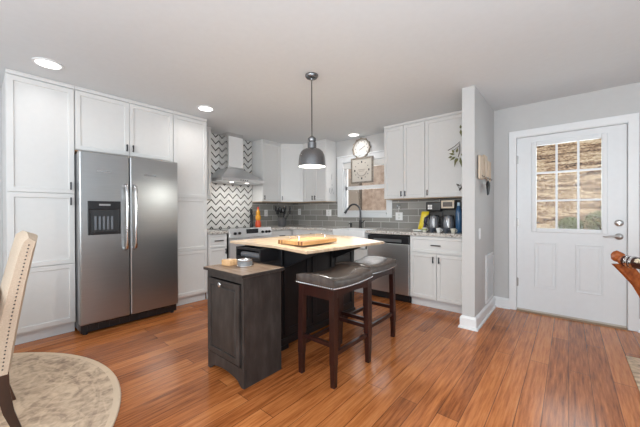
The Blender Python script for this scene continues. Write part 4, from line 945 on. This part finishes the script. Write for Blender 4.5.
# ------------------------------------------------------------------ bar stools
def make_stool(label):
    t = thing('bar_stool', label, 'bar stool', (0, 0, 0), group='saddle seat bar stools at the island')
    hw, hl = 0.163, 0.235    # half width (x), half length (y)
    def sad(v_): return 0.026*v_*v_
    nx, ny = 10, 18; top = []; bot = []
    bm = BM()
    for j in range(ny+1):
        v_ = 2*j/ny-1; rt, rb = [], []
        for i in range(nx+1):
            u_ = 2*i/nx-1; e_ = (1-abs(u_)**6)*(1-abs(v_)**10); cr = 0.012*(1-u_*u_)
            rt.append(bm.verts.new((u_*(hw+0.012), v_*(hl+0.014), 0.700+0.016*e_**0.5+cr+sad(v_)*1.1)))
            rb.append(bm.verts.new((u_*(hw+0.010), v_*(hl+0.012), 0.655+sad(v_)*0.45)))
        top.append(rt); bot.append(rb)
    for j in range(ny):
        for i in range(nx):
            bm.faces.new([top[j][i], top[j][i+1], top[j+1][i+1], top[j+1][i]]); bm.faces.new([bot[j][i], bot[j+1][i], bot[j+1][i+1], bot[j][i+1]])
    def side(a, b_):
        for k in range(len(a)-1): bm.faces.new([a[k], a[k+1], b_[k+1], b_[k]])
    side(top[0], bot[0]); side(top[-1], bot[-1]); side([r_[0] for r_ in top], [r_[0] for r_ in bot]); side([r_[-1] for r_ in top], [r_[-1] for r_ in bot])
    bmesh.ops.recalc_face_normals(bm, faces=bm.faces)
    st = obj('seat', bm, M_leather, t, smooth=True, auto=80)
    # nailhead trim as one beaded strip
    bm = BM()
    def bead(p):
        bmesh.ops.create_icosphere(bm, subdivisions=1, radius=0.0062, matrix=Matrix.Translation(p))
    n_ = 26
    for k in range(n_+1):
        v_ = 2*k/n_-1
        for sx_ in (-1, 1): bead((sx_*(hw+0.011), v_*(hl+0.012), 0.661+sad(v_)*0.45))
    for k in range(1, 18):
        u_ = 2*k/18-1
        for sy_ in (-1, 1): bead((u_*(hw+0.010), sy_*(hl+0.013), 0.661+sad(1)*0.45))
    o = obj('nailhead_trim', bm, M_chrome, st, smooth=True)
    # apron
    bm = BM(); n_ = 10
    for sx_ in (-1, 1):
        x0_, x1_ = sorted((sx_*(hw-0.002), sx_*(hw-0.022))); lo_, hi_ = [], []
        pts = [(hl*(2*k/n_-1)*0.98, 0.652+sad(2*k/n_-1)*0.45) for k in range(n_+1)] + [(hl*(1-2*k/n_)*0.98, 0.592+0.02*(1-(1-2*k/n_)**2)) for k in range(n_+1)]
        extr(bm, pts, 'x', x0_, x1_)
    for sy_ in (-1, 1):
        y0_, y1_ = sorted((sy_*(hl-0.002), sy_*(hl-0.022))); box(bm, -hw+0.02, y0_, 0.585, hw-0.02, y1_, 0.660)
    obj('apron', bm, M_stool, t)
    # legs, slightly splayed, tapered feet
    for sx_ in (-1, 1):
        for sy_ in (-1, 1):
            bm = BM(); xa, ya_ = sx_*(hw-0.021), sy_*(hl-0.021); xb, yb_ = sx_*(hw-0.014), sy_*(hl-0.014)
            def sq(x, y, z, r_): return [(x-r_, y-r_, z), (x+r_, y-r_, z), (x+r_, y+r_, z), (x-r_, y+r_, z)]
            hexa(bm, sq(xb, yb_, 0.0, 0.0165), sq(xb, yb_, 0.15, 0.0195)); hexa(bm, sq(xb, yb_, 0.1505, 0.0212), sq(xa, ya_, 0.658, 0.0215))
            obj('leg', bm, M_stool, t, bevel=0.002)
    xm, ym = hw-0.017, hl-0.017
    for sx_ in (-1, 1):
        obj('stretcher', B(sx_*xm-0.011, -ym+0.018, 0.205, sx_*xm+0.011, ym-0.018, 0.235), M_stool, t, bevel=0.002)
    for sy_ in (-1, 1):
        obj('stretcher', B(-xm+0.018, sy_*ym-0.011, 0.265, xm-0.018, sy_*ym+0.011, 0.295), M_stool, t, bevel=0.002)
    return t
s1 = make_stool('dark wood saddle stool with brown leather seat, nearer the camera')
s1.location = (-1.355, 1.775, 0)
def copy_tree(o, parent=None):
    c = o.copy(); COL.objects.link(c); c.parent = parent
    for ch_ in [x for x in o.children]: copy_tree(ch_, c)
    return c
s2 = copy_tree(s1); s2['label'] = 'dark wood saddle stool with pale reflection on leather, behind the nearer stool, by the dishwasher'
s2.location = (-1.42, 2.335, 0)

# ------------------------------------------------------------------ pendant and recessed lights
t = thing('pendant_lamp', 'dark metal dome pendant lamp hanging over the island', 'pendant light', (-1.795, 2.0, 1.60))
bm = BM(); lathe(bm, [(0.0, 0.838), (0.060, 0.838), (0.060, 0.825), (0.050, 0.812), (0.012, 0.806), (0.008, 0.79)], n=28); obj('canopy', bm, M_pend, t, smooth=True)
bm = BM(); tube(bm, [(0, 0, 0.80), (0, 0, 0.27)], 0.0045, 8); obj('rod', bm, M_blackm, t, smooth=True)
bm = BM(); lathe(bm, [(0.010, 0.282), (0.022, 0.272), (0.036, 0.262), (0.038, 0.235), (0.034, 0.228), (0.040, 0.222), (0.040, 0.165), (0.030, 0.16)], n=28); obj('neck', bm, M_pend, t, smooth=True)
bm = BM(); lathe(bm, [(0.040, 0.168), (0.076, 0.158), (0.102, 0.134), (0.116, 0.100), (0.1225, 0.055), (0.125, 0.008), (0.126, 0.0)], n=40, cap=False)
sh = obj('shade', bm, M_pend, t, smooth=True)
bm = BM(); lathe(bm, [(0.036, 0.163), (0.073, 0.153), (0.098, 0.131), (0.112, 0.098), (0.1195, 0.055), (0.1235, 0.003)], n=40, cap=False); obj('inner_liner', bm, M_pendin, sh, smooth=True)
bm = BM(); bmesh.ops.create_uvsphere(bm, u_segments=18, v_segments=12, radius=0.038, matrix=Matrix.Translation((0, 0, 0.06))); obj('bulb', bm, emis('bulb_glow', (1, .93, .82), 5), t, smooth=True)
bm = BM(); lathe(bm, [(0.119, 0.0035), (0.119, 0.006), (0, 0.006)], n=40); obj('diffuser', bm, emis('diffuser_glow', (1, .98, .94), 2.2), sh)
pl_ = light('pendant_light', 'AREA', (-1.795, 2.0, 1.585), *en('pendant'), 0.22, rot=(0, 0, 0)); pl_.data.shape = 'DISK'
light('pendant_fill', 'POINT', (-1.795, 2.0, 1.50), *en('pendant_fill'), 0.16)  # added point light below the shade, brightens ceiling and kitchen
rl = [((-3.33, 0.40), 'round recessed ceiling light nearest the tall pantry, far left'), ((-3.335, 1.80), 'round recessed ceiling light in front of the refrigerator and range'), ((-2.66, 3.98), 'small looking recessed ceiling light just in front of the window wall')]
for ri, ((x, y), lb) in enumerate(rl):
    t = thing('recessed_light', lb, 'ceiling light', (x, y, HC), group='recessed ceiling lights')
    bm = BM(); lathe(bm, [(0.100, -0.001), (0.100, -0.008), (0.082, -0.010), (0.080, -0.004), (0.080, -0.001)], n=32, cap=False); obj('trim_ring', bm, M_trim, t, smooth=True)
    bm = BM(); lathe(bm, [(0.081, -0.004), (0.081, -0.006), (0, -0.006)], n=32); obj('lens', bm, M_lamp, t)
    l = light('recessed_lamp', 'AREA', (x, y, HC-0.012), *en('lamp%d' % (ri+1)), 0.15, rot=(0, 0, 0)); l.data.shape = 'DISK'; l.data.spread = math.radians(150)

# ------------------------------------------------------------------ dining corner
RX, RY, RR = -2.558, -0.683, 1.33
bm = BM(); lathe(bm, [(0, 0.0005), (RR, 0.0005), (RR+0.002, 0.005), (RR-0.004, 0.010), (0, 0.010)], n=96)
o = obj('round_rug', bm, rugmat('faded_round_rug', RX, RY, RR), loc=(RX, RY, 0)); tag(o, 'round faded beige oriental rug under the dining chair', 'rug')
bm = BM(); box(bm, 0, -2.4, 0.0005, 1.6, 0, 0.010)
o = obj('area_rug', bm, rugmat('faded_area_rug', 1.0, 2.2), loc=(0.352, 3.415, 0), bevel=0.003); tag(o, 'rectangular beige patterned rug at the right edge near the entry door', 'rug')
t = thing('dining_table', 'dark wooden round dining table at the left edge', 'table', (RX+0.05, RY+0.008, 0.010))
bm = BM(); lathe(bm, [(0, 0.715), (0.73, 0.715), (0.752, 0.722), (0.760, 0.732), (0.752, 0.742), (0.0, 0.742)], n=72); obj('tabletop', bm, M_chleg, t, smooth=True)
bm = BM(); lathe(bm, [(0.10, 0.10), (0.12, 0.16), (0.06, 0.25), (0.08, 0.45), (0.05, 0.62), (0.16, 0.714)], n=28); obj('pedestal', bm, M_chleg, t, smooth=True)
for k in range(4):
    a_ = PI/4+k*PI/2; bm = BM(); tube(bm, [(0.05*math.cos(a_), 0.05*math.sin(a_), 0.13), (0.25*math.cos(a_), 0.25*math.sin(a_), 0.10), (0.40*math.cos(a_), 0.40*math.sin(a_), 0.028)], [0.045, 0.038, 0.026], 10); obj('foot', bm, M_chleg, t, smooth=True)

# upholstered chair: local frame, faces -y, back at +y; local origin on floor under the rear legs' line
t = thing('dining_chair', 'beige upholstered dining chair with nailheads and dark legs on the round rug', 'chair', (-2.465, 0.0, 0.010))
cwid = 0.225
bm = BM(); n_ = 12; prof = []   # back slab profile in (y,z)
rear = [(0.112, 0.33), (0.127, 0.45), (0.148, 0.60), (0.176, 0.78), (0.210, 0.97), (0.222, 1.045)]
front = [(0.038, 0.33), (0.048, 0.45), (0.066, 0.60), (0.100, 0.78), (0.140, 0.97), (0.158, 1.050)]
cols = []
for i in range(n_+1):
    u_ = 2*i/n_-1; x_ = u_*cwid; edge = 0.010*abs(u_)**6; cv = -0.012*(1-u_*u_)
    col_ = [bm.verts.new((x_, y_+cv*-1-edge, z_-(0.03*abs(u_)**4 if z_ > 1 else 0))) for y_, z_ in rear] + [bm.verts.new((x_, 0.185, 1.068-0.03*abs(u_)**4))] + [bm.verts.new((x_, y_+edge, z_-(0.03*abs(u_)**4 if z_ > 1 else 0))) for y_, z_ in reversed(front)]
    cols.append(col_)
for a, c_ in zip(cols, cols[1:]):
    for k in range(len(a)): bm.faces.new([a[k], a[(k+1) % len(a)], c_[(k+1) % len(a)], c_[k]])
bm.faces.new(cols[0]); bm.faces.new(cols[-1])
bk = obj('backrest', bm, M_linen, t, smooth=True, auto=50)
for sx_ in (-1, 1):
    bm = BM()
    for k in range(34):
        f_ = k/33; z_ = 0.36+0.64*f_
        def ip(tab): 
            for (y0_, z0_), (y1_, z1_) in zip(tab, tab[1:]):
                if z0_ <= z_ <= z1_+1e-6: return y0_+(y1_-y0_)*(z_-z0_)/(z1_-z0_)
            return tab[-1][0]
        y_ = 0.62*ip(rear)+0.38*ip(front)-0.004
        bmesh.ops.create_icosphere(bm, subdivisions=1, radius=0.0042, matrix=Matrix.Translation((sx_*(cwid+0.001), y_, z_)))
    obj('nailhead_strip', bm, M_bronze, bk, smooth=True)
bm = BM(); box(bm, -cwid-0.005, -0.42, 0.33, cwid+0.005, 0.040, 0.47); st = obj('seat', bm, M_linen, t, bevel=0.025)
def leg(pts, rs):
    bm = BM(); prev = None
    for (x, y, z), r_ in zip(pts, rs):
        q_ = [bm.verts.new(v_) for v_ in ((x-r_, y-r_, z), (x+r_, y-r_, z), (x+r_, y+r_, z), (x-r_, y+r_, z))]
        if prev:
            for i in range(4): bm.faces.new([prev[i], prev[(i+1) % 4], q_[(i+1) % 4], q_[i]])
        else: bm.faces.new(q_[::-1])
        prev = q_
    bm.faces.new(prev); return bm
for sx_ in (-1, 1):
    obj('leg', leg([(sx_*0.195, 0.080, 0.34), (sx_*0.195, 0.085, 0.24), (sx_*0.198, 0.105, 0.12), (sx_*0.202, 0.140, 0.0)], [0.027, 0.025, 0.021, 0.017]), M_chleg, t, bevel=0.002)
    obj('leg', leg([(sx_*0.195, -0.38, 0.34), (sx_*0.195, -0.38, 0.0)], [0.026, 0.017]), M_chleg, t, bevel=0.002)

# ------------------------------------------------------------------ carved X frame armchair at the right edge
ax = Vector((0.235, 2.708, 0)); ang = math.atan2(-0.748, 0.663)
# local +x = along arm (towards the camera side), local +y = across the seat (away, right)
t = thing('carved_armchair', 'carved reddish wood folding armchair with inlaid arm at the right edge', 'chair', (ax.x, ax.y, 0.010), ang)
def armx(y):
    bm = BM(); pts = [(-0.018, y, 0.890), (-0.006, y, 0.889), (0.008, y, 0.880), (0.020, y, 0.872), (0.028, y, 0.868), (0.042, y, 0.862), (0.055, y, 0.858)]
    tube(bm, pts, [0.014, 0.030, 0.036, 0.036, 0.026, 0.033, 0.026], 8)
    o1 = obj('arm_knob', bm, M_carve, t, smooth=False)
    bm = BM(); tube(bm, [(0.050, y, 0.859), (0.06, y, 0.857), (0.30, y, 0.850), (0.46, y, 0.852), (0.50, y, 0.85)], [0.024, 0.036, 0.036, 0.034, 0.028], 12)
    o2 = obj('arm', bm, mat('dark_ebony', (0.05, 0.02, 0.014), 0.2), t, smooth=True)
    for xx in (0.075, 0.100, 0.30):
        bm = BM(); lathe(bm, [(0.0362, 0.0), (0.0385, 0.004), (0.0385, 0.014), (0.0362, 0.018)], (xx, y, 0.8545), 16, axis='x', cap=False); obj('silver_band', bm, M_chrome, o2, smooth=True)
    bm = BM()
    for k in range(3):
        for j in range(8):
            a_ = j*PI/4; bmesh.ops.create_icosphere(bm, subdivisions=1, radius=0.0075, matrix=Matrix.Translation((0.155+k*0.065+0.014*math.cos(a_), y-0.0335*0.85, 0.868+0.014*math.sin(a_)-0.001)))
        bmesh.ops.create_icosphere(bm, subdivisions=1, radius=0.009, matrix=Matrix.Translation((0.155+k*0.065, y-0.034, 0.868)))
    obj('shell_inlay', bm, mat('shell_inlay', (0.75, 0.66, 0.50), 0.25), o2, smooth=True)
W_ = 0.56
for y in (0.0, W_): armx(y)
for (xx) in (0.035, 0.435):
    for (ya_, yb_) in ((0.0, W_),):
        bm = BM(); n_ = 12; prev = None; sgn = 1 if yb_ > ya_ else -1; off = 0.0 if sgn > 0 else 0.026
        for k in range(n_+1):
            f_ = k/n_; z_ = 0.835*(1-f_); y_ = ya_+(yb_-ya_)*(f_+0.06*math.sin(2*PI*f_)); w2 = 0.052+0.007*math.cos(6*PI*f_)
            q_ = [bm.verts.new(v_) for v_ in ((xx+off-.012, y_-w2, z_), (xx+off+.012, y_-w2, z_), (xx+off+.012, y_+w2, z_), (xx+off-.012, y_+w2, z_))]
            if prev:
                for i in range(4): bm.faces.new([prev[i], prev[(i+1) % 4], q_[(i+1) % 4], q_[i]])
            else: bm.faces.new(q_)
            prev = q_
        bm.faces.new(prev[::-1]); lg = obj('cross_leg', bm, M_carve, t, bevel=0.003)
        if xx < 0.1 and ya_ == 0.0:
            bm = BM()
            for k in range(6): lathe(bm, [(0.013, 0), (0.010, 0.006), (0, 0.007)], (xx-0.012, 0.02+0.05*k+0.01, 0.80-0.075*k), 10, axis='x')
            bmesh.ops.scale(bm, verts=bm.verts, vec=(1, 1, 1)); obj('carved_rosettes', bm, MAT['dark_ebony'], lg)
for xx in (0.035, 0.435): obj('post', B(xx-0.02, W_-0.02, 0.0, xx+0.02, W_+0.02, 0.84), M_carve, t, bevel=0.004)
bm = BM(); box(bm, 0.02, W_*0.5, 0.40, 0.48, W_-0.02, 0.425); obj('seat', bm, M_carve, t, bevel=0.004)
